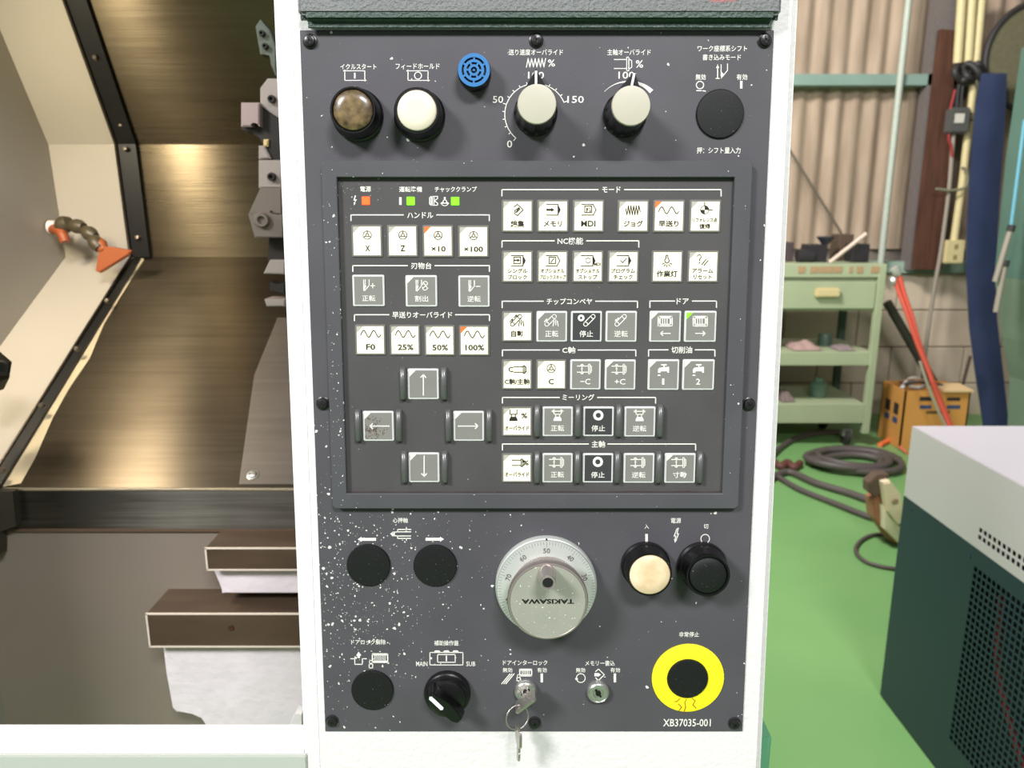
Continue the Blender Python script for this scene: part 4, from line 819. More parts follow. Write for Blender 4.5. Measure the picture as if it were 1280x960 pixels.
# ------------------------------------------------------------------ tool turret
tur = empty('tool_turret', (-.3, 1.15, 1.5), 'grey tool turret with clamp blocks and bolts, half hidden behind the white column', 'tool turret')
def slab(parent, name, pts, Y, dep, m, bev=.0015, label=None, root=tur):
    q = [onY(x, y, Y) for x, y in pts]; bm = bmesh.new(); prism(bm, [(p.x, p.z) for p in q], 0, dep, bev=bev)
    bm.transform(Matrix(((1, 0, 0, 0), (0, 0, -1, Y + dep), (0, 1, 0, 0), (0, 0, 0, 1)))); bm.transform(Matrix.Translation(-root.location)); o = mesh(name, bm, m, parent)
    if label: o['label'] = label
    return o
def cap(parent, x, y, Y, r, m, root=tur, rin=.5):
    p = onY(x, y, Y) - root.location
    o = mesh('clamp_bolt', lathe(bmesh.new(), [(r, -.003), (r, .004), (r * .85, .006), (r * rin, .006), (r * rin, .001), (0, .001)], 20, M=Matrix.Translation(p) @ Matrix.Rotation(math.pi / 2, 4, 'X')), m, parent, smooth=40); return o
tl = mat('tool_light', (150, 142, 136), .38, metal=.35); td = mat('tool_dark', (46, 43, 40), .4, metal=.4); tg = mat('tool_green', (84, 92, 82), .4, metal=.4); tm = mat('tool_mid', (118, 110, 102), .38, metal=.5)
bm = lathe(bmesh.new(), [(.17, 0), (.17, .06), (.16, .065), (0, .065)], 12, M=Matrix.Translation(Vector((-.17, 1.27, 1.5)) - tur.location) @ Matrix.Rotation(math.pi / 2, 4, 'X')); mesh('turret_disc', bm, tm, tur)
s = slab(tur, 'tool_holder', [(319, 33), (325, 24), (337, 38), (345, 60), (345, 96), (338, 80), (338, 68), (325, 68)], 1.16, .03, tg, label='green grey tool holder with two screws'); cap(s, 328, 42, 1.158, .0042, td); cap(s, 332, 58, 1.158, .0042, td)
s = slab(tur, 'clamp_block', [(325, 110), (334, 98), (352, 98), (352, 150), (325, 132)], 1.14, .05, tl); cap(s, 340, 124, 1.138, .0055, td)
s = slab(tur, 'cutting_insert_block', [(301, 128), (324, 128), (324, 158), (318, 152), (314, 152), (314, 158), (301, 158)], 1.13, .035, mat('tool_pink', (150, 134, 132), .4, metal=.3))
slab(tur, 'holder_body', [(324, 133), (332, 137), (352, 146), (352, 210), (338, 198), (324, 170), (302, 162), (301, 158), (324, 157)], 1.145, .05, td)
slab(tur, 'brass_plug', [(329, 174), (335, 174), (335, 183), (329, 183)], 1.14, .02, mat('brass_plug', (190, 170, 120), .4))
slab(tur, 'clamp_block', [(323, 182), (330, 182), (338, 198), (323, 199)], 1.138, .05, tl)
s = slab(tur, 'clamp_block', [(323, 200), (352, 200), (352, 235), (323, 235)], 1.135, .05, tl); cap(s, 340, 221, 1.133, .006, td)
slab(tur, 'wedge_block', [(325, 235), (352, 235), (352, 268), (310, 268)], 1.13, .06, tm)
s = slab(tur, 'holder_block', [(310, 268), (318, 268), (318, 263), (337, 263), (337, 268), (354, 268), (354, 297), (318, 297)], 1.12, .06, tm); cap(s, 328, 275, 1.118, .0105, tm, rin=.55)
slab(tur, 'holder_shank', [(336, 297), (356, 297), (356, 328), (334, 326)], 1.15, .03, td)
slab(tur, 'clamp_block', [(337, 325), (356, 325), (356, 343), (329, 342)], 1.14, .04, tl)
slab(tur, 'holder_shank', [(337, 352), (345, 356), (356, 352), (356, 368), (337, 364)], 1.15, .03, td)
slab(tur, 'clamp_block', [(330, 374), (356, 374), (356, 383), (333, 383)], 1.14, .04, tl)
# ------------------------------------------------------------------ coolant nozzle
noz = empty('coolant_nozzle', onX(62, 284, -.898), 'orange fan-shaped coolant nozzle on a jointed grey brown hose', 'nozzle'); nl = noz.location.copy()
def nY(x, y, k):     # from the end wall towards the middle of the machine
    return onY(x, y, k) - nl
brn = mat('joint_brown', (70, 62, 44), .45); org = mat('nozzle_orange', (160, 86, 48), .45)
W0 = nl.y
mesh('wall_fitting', lathe(bmesh.new(), [(.013, 0), (.013, .012), (.009, .014), (.009, .02)], 20, M=Matrix.Rotation(math.pi / 2, 4, 'Y')), mat('fitting_white', (222, 214, 206), .5), noz, smooth=40)
path = [(68, 290), (80, 281), (97, 283), (112, 292), (120, 304)]; pr = [nY(x, y, W0 - .01 - .012 * i) for i, (x, y) in enumerate(path)]
for i, p in enumerate(pr[1:]):
    d = (p - pr[i]).normalized(); M_ = Matrix.Translation(p) @ d.to_track_quat('Z', 'Y').to_matrix().to_4x4(); r = .0165 if i == 0 else .014
    mesh('hose_joint', lathe(bmesh.new(), [(r * .62, -.016), (r * .8, -.011), (r, -.002), (r * .95, .006), (r * .7, .013), (r * .6, .016)], 20, M=M_), brn, noz, smooth=50)
mesh('elbow_joint', tube(bmesh.new(), smoothpts([nY(66, 286, W0 - .004), nY(76, 290, W0 - .03), nY(82, 302, W0 - .035)], 5), .0095, 12), mat('elbow_rust', (150, 74, 36), .5), noz, smooth=50)
a = nY(120, 302, W0 - .055); b = nY(131, 313, W0 - .06)
mesh('nozzle_collar', tube(bmesh.new(), [a, (a + b) / 2, b], [.0125, .014, .008], 16), org, noz, smooth=60)
bm = bmesh.new(); Yn = W0 - .06; q = [nY(x, y, Yn) for x, y in ((126, 309), (136, 308), (165, 313), (163, 318), (126, 341), (121, 338))]
prism(bm, [(p.x, p.z) for p in q], -.006, .006, bev=.002); bm.transform(Matrix(((1, 0, 0, 0), (0, 0, -1, q[0].y), (0, 1, 0, 0), (0, 0, 0, 1)))); mesh('fan_nozzle', bm, org, noz)
# ================================================================== workshop: floor, walls
def struct(name, bm, m, smooth=None): o = mesh(name, bm, m, smooth=smooth); o['kind'] = 'structure'; return o
floor_m = mat('floor_green', (124, 168, 104), .36, vscale=1.3, col2=(108, 158, 96), bump=.05, bscale=9)
struct('floor', boxbm(-3, 6.5, -4, 5.95, -.05, 0), floor_m)
WY = 5.6
corr_m = mat('corrugated_slate', (178, 158, 136), .8, vscale=2.2, col2=(146, 128, 108), stretch=(6, 1, .8), bump=.4, bscale=30)
bm = bmesh.new(); n = 420; X0, X1 = 1.2, 6.2; rows = []
for z in (1.22, 3.6): rows.append([bm.verts.new((X0 + (X1 - X0) * i / n, WY + .014 * math.cos(2 * math.pi * (X0 + (X1 - X0) * i / n) / .128), z)) for i in range(n + 1)])
for i in range(n): bm.faces.new((rows[0][i], rows[0][i + 1], rows[1][i + 1], rows[1][i]))
solid(bm, .006)
wall = struct('wall_back', bm, corr_m, smooth=50)
blk_m = mat('concrete_block', (216, 198, 174), .85, vscale=3, col2=(198, 182, 160), bump=.4, bscale=60)
struct('trim_2', boxbm(1.2, 6.2, WY + .03, WY + .2, 0, 1.3), mat('mortar', (120, 110, 100), .9)); b0 = None
zt = onY(1130, 340, WY).z
for r in range(6):
    zz = zt - (r + .5) * .272
    if zz < -.1: continue
    for c in range(9):
        if b0 is None: bb = boxbm(-.264, .264, -.03, .03, -.132, .132, bev=.004, seg=1); b0 = mesh('concrete_block', bb, blk_m, wall, (1.45 + c * .536 + (r % 2) * .268, WY - .005, zz)); b0b = b0
        else: link('concrete_block', b0.data, wall, (1.45 + c * .536 + (r % 2) * .268, WY - .005, zz))
pale_g = mat('beam_green', (128, 152, 140), .5, var=.06, vscale=5)
p0 = onY(1000, 93, WY - .12); p1 = onY(1000, 107, WY - .12)
struct('trim_1', boxbm(1.2, 5.6, WY - .14, WY + .0, p1.z, p0.z), pale_g)
p0 = onY(1120, 327, WY - .1); p1 = onY(1120, 341, WY - .1)
struct('trim_3', boxbm(1.2, 5.6, WY - .10, WY + .05, p1.z, p0.z), mat('sill_green', (150, 176, 158), .6, var=.08, vscale=6))
def rod(name, p, q, r, m, label, cat, group=None, seg=10):
    p, q = Vector(p), Vector(q); o = mesh(name, tube(bmesh.new(), [Vector((0, 0, 0)), (q - p) * .5, q - p], r, seg), m, None, p, smooth=50); return tag(o, label, cat, group)
YW = WY - .16
rod('steel_pipe', onY(1138, -20, YW), onY(1100, 338, YW), .022, mat('pipe_pale', (176, 184, 170), .5, var=.06), 'thin pale leaning pipe crossing the green beam on the back wall', 'pipe')
rod('hanging_wire', onY(935, 104, WY - .145), onY(1052, 292, WY - .2), .008, mat('wire_dark', (96, 90, 76), .6), 'thin dark wire running down to the trolley in front of corrugated wall', 'wire')
post = [onY(x, y, YW - .06) for x, y in ((1177, 36), (1196, 38), (1178, 337), (1143, 337))]
bm = bmesh.new(); prism(bm, [(p.x, p.z) for p in post], 0, .05); bm.transform(Matrix(((1, 0, 0, 0), (0, 0, -1, YW - .01), (0, 1, 0, 0), (0, 0, 0, 1))))
tag(mesh('wooden_board', bm, mat('brown_wood', (92, 58, 42), .6, vscale=5, col2=(70, 42, 30), stretch=(9, 1, .7))), 'brown wooden board standing against the back wall beside the conduits', 'board')
c0 = onY(1184, -20, YW + .05); c1 = onY(1180, 340, YW + .05)
struct('trim_4', boxbm(c0.x - .07, c0.x + .14, YW + .02, YW + .12, onY(1180, 338, YW).z, c0.z + .1), mat('column_grey', (112, 104, 100), .7, var=.08))
yc = mat('conduit_cream', (208, 194, 144), .5, var=.04); YC = YW - .12
def poly(name, pts, r, m, label, cat, group=None, n=4, Y=YC, seg=8, dY=None):
    q = [onY(x, y, Y + (dY[i] if dY else 0)) for i, (x, y) in enumerate(pts)]; o0 = q[0].copy(); q = [a - o0 for a in q]
    o = mesh(name, tube(bmesh.new(), smoothpts(q, n) if n > 1 else q, r, seg), m, None, o0, smooth=60); return tag(o, label, cat, group)
g = 'cream conduits on the back wall'
poly('conduit', [(1203.5, -20), (1197, 79)], .029, yc, 'left cream conduit ending above the black cable tangle', 'conduit', g, 1)
poly('conduit', [(1216.5, -20), (1210, 79)], .029, yc, 'middle cream conduit ending above the black cable tangle', 'conduit', g, 1)
lc = poly('conduit', [(1229, -20), (1220, 80), (1204, 220), (1192, 303)], .026, yc, 'long cream conduit running down to the small cream socket box', 'conduit', g, 1)
for (x, y, x2, y2) in ((1216, 102, 1216.3, 99), (1210, 152, 1210.4, 149)):
    a, b = onY(x, y, YC), onY(x2, y2, YC); mesh('conduit_band', tube(bmesh.new(), [a - lc.location, b - lc.location], .030, 10), mat('band_dark', (90, 80, 60), .6), lc)
a, b = onY(1181, 300, YC - .03), onY(1201, 329, YC - .03); sb = empty('socket_box', (a + b) / 2, 'small cream socket box at the foot of the long conduit', 'socket box')
hx, hz = (b.x - a.x) / 2, (a.z - b.z) / 2; mesh('box_body', boxbm(-hx, hx, -.03, .03, -hz, hz, bev=.006), yc, sb); mesh('socket_slot', boxbm(-.012, .012, -.034, -.029, .02, .05), mat('slot_tan', (150, 130, 90), .6), sb); mesh('socket_slot', boxbm(-.012, .012, -.034, -.029, -.05, -.02), MATS['slot_tan'], sb)
blk_c = mat('cable_black', (46, 44, 42), .55)
poly('cable_tangle', [(1195, 82), (1197, 96), (1206, 100), (1214, 88), (1222, 80), (1228, 88), (1220, 98), (1210, 96), (1204, 86), (1212, 80), (1224, 92), (1218, 100), (1204, 102), (1194, 92), (1196, 82)], .022, blk_c, 'knotted black cable under the two short conduits', 'cable', None, 5, YC - .05, dY=[0, .02, -.02, .03, -.03, 0, .02, -.02, .03, 0, -.03, .02, 0, -.02, 0])
poly('drooping_cable', [(1220, 98), (1224, 112), (1234, 126), (1246, 138)], .014, mat('cable_grey', (92, 88, 70), .6), 'grey cable end drooping over the blue sheet', 'cable', None, 5, YC - .05)
a, b = onY(1186, 135, YC - .04), onY(1207, 167, YC - .04); mb = empty('junction_meter', (a + b) / 2, 'small grey meter box with red wires beside the long conduit', 'meter box')
hx, hz = (b.x - a.x) / 2, (a.z - b.z) / 2; mesh('box_body', boxbm(-hx, hx, -.04, .04, -hz, hz, bev=.01), mat('meter_grey', (84, 84, 80), .5), mb); mesh('meter_label', boxbm(-hx * .7, hx * .35, -.045, -.039, -hz * .25, hz * .55, bev=.003), mat('meter_white', (206, 202, 190), .4), mb)
q = lambda pts, Y=YC - .04: smoothpts([onY(x, y, Y) - mb.location for x, y in pts], 4)
red_m = mat('wire_red', (150, 44, 44), .5)
mesh('red_wire', tube(bmesh.new(), q([(1187, 165), (1186, 174), (1189, 183), (1190, 196)]), .009, 8), red_m, mb); mesh('red_wire', tube(bmesh.new(), q([(1188, 137), (1190, 128), (1194, 112)]), .008, 8), red_m, mb)
for x in (1196, 1201): mesh('black_wire', tube(bmesh.new(), q([(x, 137), (x + 1, 120), (x + 3, 104)]), .009, 8), blk_c, mb)
poly('wall_cable', [(1192, 168), (1190, 190), (1186, 240), (1176, 315), (1168, 360), (1158, 430), (1153, 478)], .014, mat('cable_pale', (150, 140, 126), .6), 'pale grey cable running from the meter box down the block wall', 'cable', None, 4, YC - .03)
poly('wire_hook', [(1170, 236), (1190, 238), (1206, 234), (1210, 222), (1207, 212), (1202, 210)], .009, mat('wire_green', (130, 130, 104), .6), 'thin bent wire loop hooked round the long conduit', 'wire', None, 5, YC - .06)
# hose reel disc
rp = onY(1292, 72, YC + .02); reel = empty('round_disc', rp, 'khaki round disc with dark rim at the top right edge', 'disc')
R_ = (onY(1292, 72, YC).x - onY(1228, 72, YC).x)
mesh('disc_plate', lathe(bmesh.new(), [(0, 0), (R_, 0), (R_, .03), (0, .03)], 48, M=Matrix.Diagonal((1, 1, 1, 1)) @ Matrix.Rotation(math.pi / 2, 4, 'X'), cap=False), mat('khaki_disc', (104, 100, 74), .7, var=.1), reel)
mesh('disc_rim', tube(bmesh.new(), [(R_ * 1.0 * math.cos(t), -.03, R_ * math.sin(t)) for t in [i * 2 * math.pi / 48 for i in range(48)]], .018, 8, closed=True), blk_c, reel)
# blue sheet standing bent
Yb = YC - .12
bm = bmesh.new(); Lp = [(1226, 92), (1219, 130), (1213, 200), (1208, 280), (1207, 340), (1211, 410), (1219, 470), (1229, 535), (1236, 560)]; Rp = [(1257, 92), (1256, 130), (1251, 200), (1246, 280), (1243, 340), (1245, 400), (1252, 460), (1260, 535), (1266, 560)]
rows = []
for i, (l, r) in enumerate(zip(Lp, Rp)):
    dy = .06 * math.sin(i / 8 * math.pi) - .0; a = onY(*l, Yb - .20 * max(0, i - 3) / 5); b = onY(*r, Yb - .20 * max(0, i - 3) / 5); rows.append([bm.verts.new(a.lerp(b, k / 6) + Vector((0, -.008 * math.sin(k / 6 * math.pi), 0))) for k in range(7)])
for a, b in zip(rows, rows[1:]):
    for k in range(6): bm.faces.new((a[k], a[k + 1], b[k + 1], b[k]))
solid(bm, .012)
tag(mesh('plastic_sheet', bm, mat('sheet_blue', (54, 64, 92), .3, var=.12, vscale=4, bump=.2, bscale=12), smooth=60), 'long bent blue plastic sheet standing against the back wall', 'sheet')
# green machine at the right edge
Yg = 4.45; Ygb = 4.75; gm_ = mat('machine_teal', (86, 118, 104), .5, var=.08, vscale=3, bump=.15, bscale=20)
gp = onY(1275, 300, Ygb); gmach = empty('green_machine', (gp.x, Ygb, 0), 'dull teal green machine body at the right edge behind the chiller', 'machine'); gl = gmach.location.copy()
def gbody(nm, pts, m):
    Pk = [onY(x, y, Ygb) - gl for x, y in pts]; bm = bmesh.new(); prism(bm, [(p.x, p.z) for p in Pk], 0, Ygb - Yg); bm.transform(Matrix(((1, 0, 0, 0), (0, 0, -1, 0), (0, 1, 0, 0), (0, 0, 0, 1)))); mesh(nm, bm, m, gmach)
gbody('upper_body', ((1277, 60), (1420, 60), (1420, 345), (1243, 345), (1257, 200)), gm_)
gbody('lower_body', ((1243, 345), (1420, 345), (1420, 560), (1258, 560), (1262, 470), (1252, 420)), mat('machine_pale_green', (118, 140, 118), .5, var=.08, vscale=3))
q = [onY(x, y, Yg - .012) - gl for x, y in ((1281, 150), (1263, 290))]; mesh('cyan_hose', tube(bmesh.new(), [q[0], (q[0] + q[1]) / 2, q[1]], .009, 8), mat('hose_cyan', (110, 176, 196), .5), gmach)
for (x0, y0, x1, y1), m_ in (((1263, 288, 1244, 352), 'rod_grey'), ((1256, 332, 1245, 390), 'rod_grey2')):
    q = [onY(x, y, Yg - .05) - gl for x, y in ((x0, y0), (x1, y1))]; h_ = mesh('lever_rod', tube(bmesh.new(), [q[0], (q[0] + q[1]) / 2, q[1]], .016, 10), mat('rod_grey', (150, 142, 128), .45), gmach, smooth=50)
    d = (q[0] - q[1]).normalized(); mesh('rod_cap', tube(bmesh.new(), [q[0] - d * .005, q[0] + d * .03], .021, 10), blk_c, h_)
# ------------------------------------------------------------------ green trolley
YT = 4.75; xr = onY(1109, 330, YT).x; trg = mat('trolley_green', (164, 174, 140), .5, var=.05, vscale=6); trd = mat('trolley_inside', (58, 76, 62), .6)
zt_, zb_ = onY(1000, 330, YT).z, onY(1000, 530, YT).z; XL = 1.25; DT = .52
tr = empty('tool_trolley', (XL, YT, 0), 'green metal trolley with drawer and shelves beside the white column', 'trolley'); tl_ = tr.location.copy()
def tp(name, x0, x1, y0, y1, z0, z1, m, parent=tr, bev=.003): return mesh(name, boxbm(x0 - tl_.x, x1 - tl_.x, y0 - tl_.y, y1 - tl_.y, z0, z1, bev=bev, seg=1), m, parent)
zz = lambda y: onY(1000, y, YT).z
tp('top_tray', XL, xr, YT, YT + DT, zz(347), zz(330), trg)
tp('drawer_housing', XL, xr - .02, YT + .03, YT + DT, zz(389), zz(347), trg)
dw = tp('drawer', XL + .01, xr - .05, YT + .005, YT + .04, zz(386), zz(352), trg); 
a, b = onY(1020, 360, YT - .02), onY(1050, 372, YT - .02); mesh('drawer_handle', boxbm(a.x - tl_.x, b.x - tl_.x, -.03, .008, b.z, a.z, bev=.01), mat('handle_cream', (206, 190, 140), .45), dw)
tp('shelf', XL, xr - .03, YT, YT + DT, zz(457), zz(440), trg); tp('shelf', XL, xr - .045, YT, YT + DT, zz(529), zz(505), trg)
for x in (XL, xr - .045):
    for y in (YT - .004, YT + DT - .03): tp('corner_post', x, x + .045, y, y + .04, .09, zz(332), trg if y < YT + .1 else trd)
for x in (XL + .08, xr - .12):
    for y in (YT + .06, YT + DT - .08):
        c = mesh('caster', tube(bmesh.new(), [(x - tl_.x - .016, y - tl_.y, .05), (x - tl_.x + .016, y - tl_.y, .05)], .05, 16), blk_c, tr, smooth=40); mesh('caster_fork', boxbm(x - tl_.x - .03, x - tl_.x + .03, y - tl_.y - .02, y - tl_.y + .02, .06, .11), mat('fork_grey', (120, 120, 112), .5), c)
bm = bmesh.new()
for (x0, x1) in ((998, 1006), (1013, 1022), (1024, 1030), (1032, 1040), (1042, 1052), (1062, 1065), (1071, 1078), (1089, 1099)):
    a, b = onY(x0, 333, YT), onY(x1, 341, YT); box(bm, a.x - tl_.x, b.x - tl_.x, -.004, .001, b.z, a.z)
rf = mesh('faded_lettering', bm, mat('lettering_faded', (172, 140, 104), .7), tr); rf['kind'] = 'stuff'
ztop = zz(330)
def ontop(name, x0, x1, ytop, dY, dep, m, label, cat, zb=ztop, bev=.004, ybase=None):
    a = onY(x0, ytop, YT + dY); b = onY(x1, ytop, YT + dY); o = mesh(name, boxbm(-(b.x - a.x) / 2, (b.x - a.x) / 2, 0, dep, 0, a.z - zb, bev=bev, seg=1), m, None, ((a.x + b.x) / 2, YT + dY, zb)); return tag(o, label, cat)
dk = mat('item_black', (40, 38, 40), .45, var=.1); bk = mat('item_brown', (82, 66, 52), .6)
ontop('steel_block', 1013, 1035, 306, .15, .16, dk, 'dark square block in the middle of the trolley top', 'block')
ontop('steel_block', 1067, 1088, 305, .14, .16, dk, 'dark square block at the right of the trolley top', 'block')
ontop('brown_carton', 1050, 1068, 293, .26, .14, bk, 'brown box behind the pale stick on the trolley', 'box')
ontop('dark_carton', 984, 993, 303, .2, .14, mat('item_dark', (70, 58, 58), .6), 'dark box on the trolley beside the white column', 'box')
p = onY(1006, 320, YT + .16); rr_ = .04
tag(mesh('black_roller', tube(bmesh.new(), [(-.05, 0, rr_), (0, 0, rr_), (.05, 0, rr_)], rr_, 18), dk, None, (p.x, YT + .16, ztop), smooth=40), 'small black roller lying left of the dark block', 'roller')
a = onY(1032, 297, YT + .2)
hd = tag(mesh('rubber_cup', lathe(bmesh.new(), [(.02, 0), (.035, .02), (.055, .045), (.05, .05), (0, .03)], 20), mat('cup_black', (52, 52, 62), .35), None, (a.x, YT + .2, onY(1024, 306, YT + .15).z), smooth=40), 'dark cup lying on the middle dark block', 'cup')
rod('pale_stick', onY(1037, 328, YT + .06) + Vector((0, 0, 0)), onY(1083, 292, YT + .02), .013, mat('stick_pale', (206, 184, 166), .5), 'pale stick leaning up out of the trolley top', 'stick')
z2 = zz(440); z3 = zz(505)
def lump(name, x0, x1, h, dY, dep, zb, m, label, cat):
    a, b = onY(x0, 440, YT + dY), onY(x1, 440, YT + dY); w = (b.x - a.x) / 2; bm = bmesh.new(); bmesh.ops.create_grid(bm, x_segments=14, y_segments=10, size=1)
    for v in bm.verts:
        e = max(abs(v.co.x), abs(v.co.y)); v.co.z = h * (1 - e ** 3) * (.7 + .5 * noise.noise(Vector((v.co.x * 2.2 + x0, v.co.y * 2, x1)))) + .002; v.co.x *= w * (1 + .08 * noise.noise(v.co * 3)); v.co.y *= dep / 2
    solid(bm, .003); return tag(mesh(name, bm, m, None, ((a.x + b.x) / 2, YT + dY + dep / 2, zb + .004), smooth=60), label, cat)
lump('folded_rag', 992, 1028, .055, .03, .22, z2, mat('rag_pink', (168, 140, 132), .9), 'pale pinkish rag on the middle trolley shelf', 'rag')
lump('folded_rag', 1048, 1070, .03, .02, .16, z2, mat('rag_grey', (140, 124, 124), .9), 'small flat grey rag at the right of middle trolley shelf', 'rag')
lump('plastic_bag', 982, 1000, .07, .04, .2, z3, mat('bag_grey', (120, 104, 100), .8), 'crumpled grey bag on the lowest trolley shelf', 'bag')
a = onY(1030, 495, YT + .1); tag(mesh('glass_jar', lathe(bmesh.new(), [(.0, 0), (.05, 0), (.055, .02), (.055, .09), (.03, .11), (.03, .13), (0, .13)], 24), mat('jar_green', (92, 118, 100), .2), None, (a.x, YT + .2, z3), smooth=40), 'pale green jar at the back of the lowest trolley shelf', 'jar')
a = onY(1043, 430, YT + .1); tag(mesh('small_tin', lathe(bmesh.new(), [(.0, 0), (.045, 0), (.045, .07), (.04, .08), (0, .08)], 24), mat('tin_green', (84, 106, 92), .4), None, (a.x, YT + .25, z2), smooth=40), 'green tin at the back of middle trolley shelf', 'tin')
tag(mesh('dark_machine', boxbm(0, .55, 0, .2, 0, .9, bev=.01), mat('dark_back', (34, 32, 28), .8), None, (XL + .05, YT + DT + .06, 0)), 'dark cabinet standing behind the trolley shelves', 'cabinet')
# ------------------------------------------------------------------ yellow brown carton
Yk = 4.7; fl = onY(1132, 489, Yk); fr = onY(1214, 489, Yk); ch = onY(1132, 489, Yk).z; ct = empty('cardboard_carton', (fl.x, Yk, 0), 'open orange brown carton with black and blue stripes behind the chiller', 'carton')
w_ = fr.x - fl.x; dp = .30; cm = mat('carton_orange', (206, 146, 72), .8, var=.05, vscale=5)
for nm, a in (('carton_side', (0, w_, 0, .01)), ('carton_side', (0, w_, dp - .01, dp)), ('carton_side', (0, .01, 0, dp)), ('carton_side', (w_ - .01, w_, 0, dp))): mesh(nm, boxbm(a[0], a[1], a[2], a[3], .002, ch), cm, ct)
mesh('carton_flap', boxbm(w_ * .55, w_, 0, dp * .55, ch, ch + .012), mat('flap_pale', (222, 190, 140), .8), ct, rot=(math.radians(4), 0, 0))
st_k = mat('stripe_black', (40, 36, 34), .8); st_b = mat('stripe_blue', (52, 72, 110), .8)
def cst(x0, x1, y0, y1, m):
    a, b = onY(x0, y0, Yk - .001), onY(x1, y1, Yk - .001); mesh('printed_stripe', boxbm(a.x - fl.x, b.x - fl.x, -.002, .0005, b.z, a.z), m, ct)
cst(1150, 1165, 496, 501, st_k); cst(1184, 1200, 497, 501, st_k); cst(1150, 1164, 506.5, 511, st_b); cst(1184, 1200, 506.5, 511, st_b); cst(1158, 1187, 513.5, 517, mat('print_dark', (96, 70, 40), .8))
for y, z in ((.06, .62), (.17, .62)): mesh('printed_stripe', boxbm(-.002, .0005, y, y + .06, ch * .55, ch * .74), st_k, ct); mesh('printed_stripe', boxbm(-.002, .0005, y, y + .06, ch * .40, ch * .50), st_b, ct)
for i in range(4):
    P = [(random.uniform(.03, .12), random.uniform(.03, dp - .05), ch + random.uniform(-.02, .02)), (w_ * .3, random.uniform(.04, dp - .05), ch + random.uniform(.01, .05)), (w_ * random.uniform(.5, .75), random.uniform(.04, dp - .05), ch + random.uniform(-.01, .03))]
    o = tag(mesh('scrap_hose', tube(bmesh.new(), smoothpts([Vector(p) for p in P], 5), .014, 8), mat(*(('scrap_grey', (150, 140, 128), .6), ('scrap_dark', (60, 56, 52), .6), ('scrap_brown', (124, 92, 66), .6), ('scrap_white', (196, 190, 180), .6))[i]), None, (fl.x, Yk, 0), smooth=60), ('grey', 'black', 'brown', 'whitish')[i] + ' scrap hose lying in the top of the orange brown carton', 'hose', 'scrap hoses in the carton')
# ------------------------------------------------------------------ boards and air hoses by the trolley
a = onY(1109, 378, YT + .4); b = onY(1200, 535, YT + .4)
rod('dark_bar', a, b, .03, mat('bar_dark', (66, 66, 54), .7), 'dark bar slanting down from the trolley to the carton', 'bar')
rod('leaning_rod', onY(1213, 445, 4.95), onY(1184, 553, 4.95), .01, mat('rod_dark', (70, 56, 48), .6), 'thin dark rod leaning right of the carton', 'rod')
orange_h = mat('hose_orange', (208, 86, 66), .45)
for k, (pts, lab) in enumerate((([(1119, 350), (1124, 366), (1134, 392), (1146, 428), (1160, 462), (1172, 496), (1190, 540)], 'left one of two orange air hoses hanging from the trolley corner'), ([(1124, 344), (1130, 366), (1140, 396), (1150, 432), (1164, 470), (1178, 506), (1192, 540)], 'right one of two orange air hoses hanging from the trolley corner'))):
    o = poly('air_hose', pts, .014, orange_h, lab, 'hose', 'orange air hoses', 5, YT - .02, dY=[0, -.02, -.06, -.1, -.14, -.18, -.24])
    c0 = onY(*((1112, 358) if k == 0 else (1121, 345)), YT - .02) - o.location; c1 = onY(*((1118, 338) if k else (1116, 352)), YT - .02) - o.location
    e = onY(1113 if k == 0 else 1117, 352 if k == 0 else 335, YT - .02) - o.location; f_ = onY(pts[0][0], pts[0][1], YT - .02) - o.location
    mesh('hose_coupling', tube(bmesh.new(), [e, (e + f_) / 2, f_], [.024, .03, .018], 12), mat('coupling_pale', (206, 204, 196), .3, metal=.5), o, smooth=50)
poly('thin_rope', [(1150, 452), (1160, 482), (1172, 512), (1186, 540)], .009, mat('cord_pale', (170, 160, 140), .6), 'thin pale rope hanging beside the orange air hoses', 'cord', None, 5, YT - .26)
# ------------------------------------------------------------------ hoses on the floor
def onfloor(pts, r, lift=0): return [onZ(x, y, r + lift) for x, y in pts]
def floorhose(name, pts, r, m, label, cat, closed=False, lift=0, group=None, n=6):
    q = onfloor(pts, r, lift); o0 = q[0].copy(); return tag(mesh(name, tube(bmesh.new(), smoothpts([a - o0 for a in q], n, closed), r, 10, closed), m, None, o0, smooth=60), label, cat, group)
hz_m = mat('hose_grey', (84, 76, 72), .5)
# coil: one continuous hose wound in turns
cc = onZ(1064, 577, .02); rx = abs(onZ(1128, 577, .02).x - cc.x) * .92; coil = []
for i in range(0, 24 * 5 + 1):
    t = i / 24 * 2 * math.pi; k = i / 24; ra = rx * (1.0 - .085 * (k % 5)) + .02 * math.sin(t * 1.3 + 1); coil.append(Vector((ra * math.cos(t) * 1.0 + .015 * math.sin(k * 3), ra * math.sin(t) * .80 + .02 * math.cos(k * 2.3), .02 + .016 * (k % 2) + .006 * math.sin(t * 2))))
tag(mesh('coiled_hose', tube(bmesh.new(), coil, .021, 10), hz_m, None, (cc.x, cc.y, .002), smooth=60), 'thick dark hose coiled on the green floor', 'hose')
floorhose('thick_cable', [(960, 600), (985, 590), (1020, 604), (1060, 616), (1095, 628), (1130, 636)], .020, hz_m, 'upper of the two thick dark cables crossing the floor to the clamp', 'cable')
floorhose('thick_cable', [(950, 585), (972, 596), (1000, 612), (1040, 628), (1092, 648), (1130, 655)], .016, hz_m, 'lower of the two thick dark cables crossing the floor to the clamp', 'cable')
floorhose('floor_cable', [(960, 575), (975, 560), (995, 548), (1025, 541), (1050, 540)], .018, hz_m, 'dark cable curving out under the trolley beside the white column', 'cable')
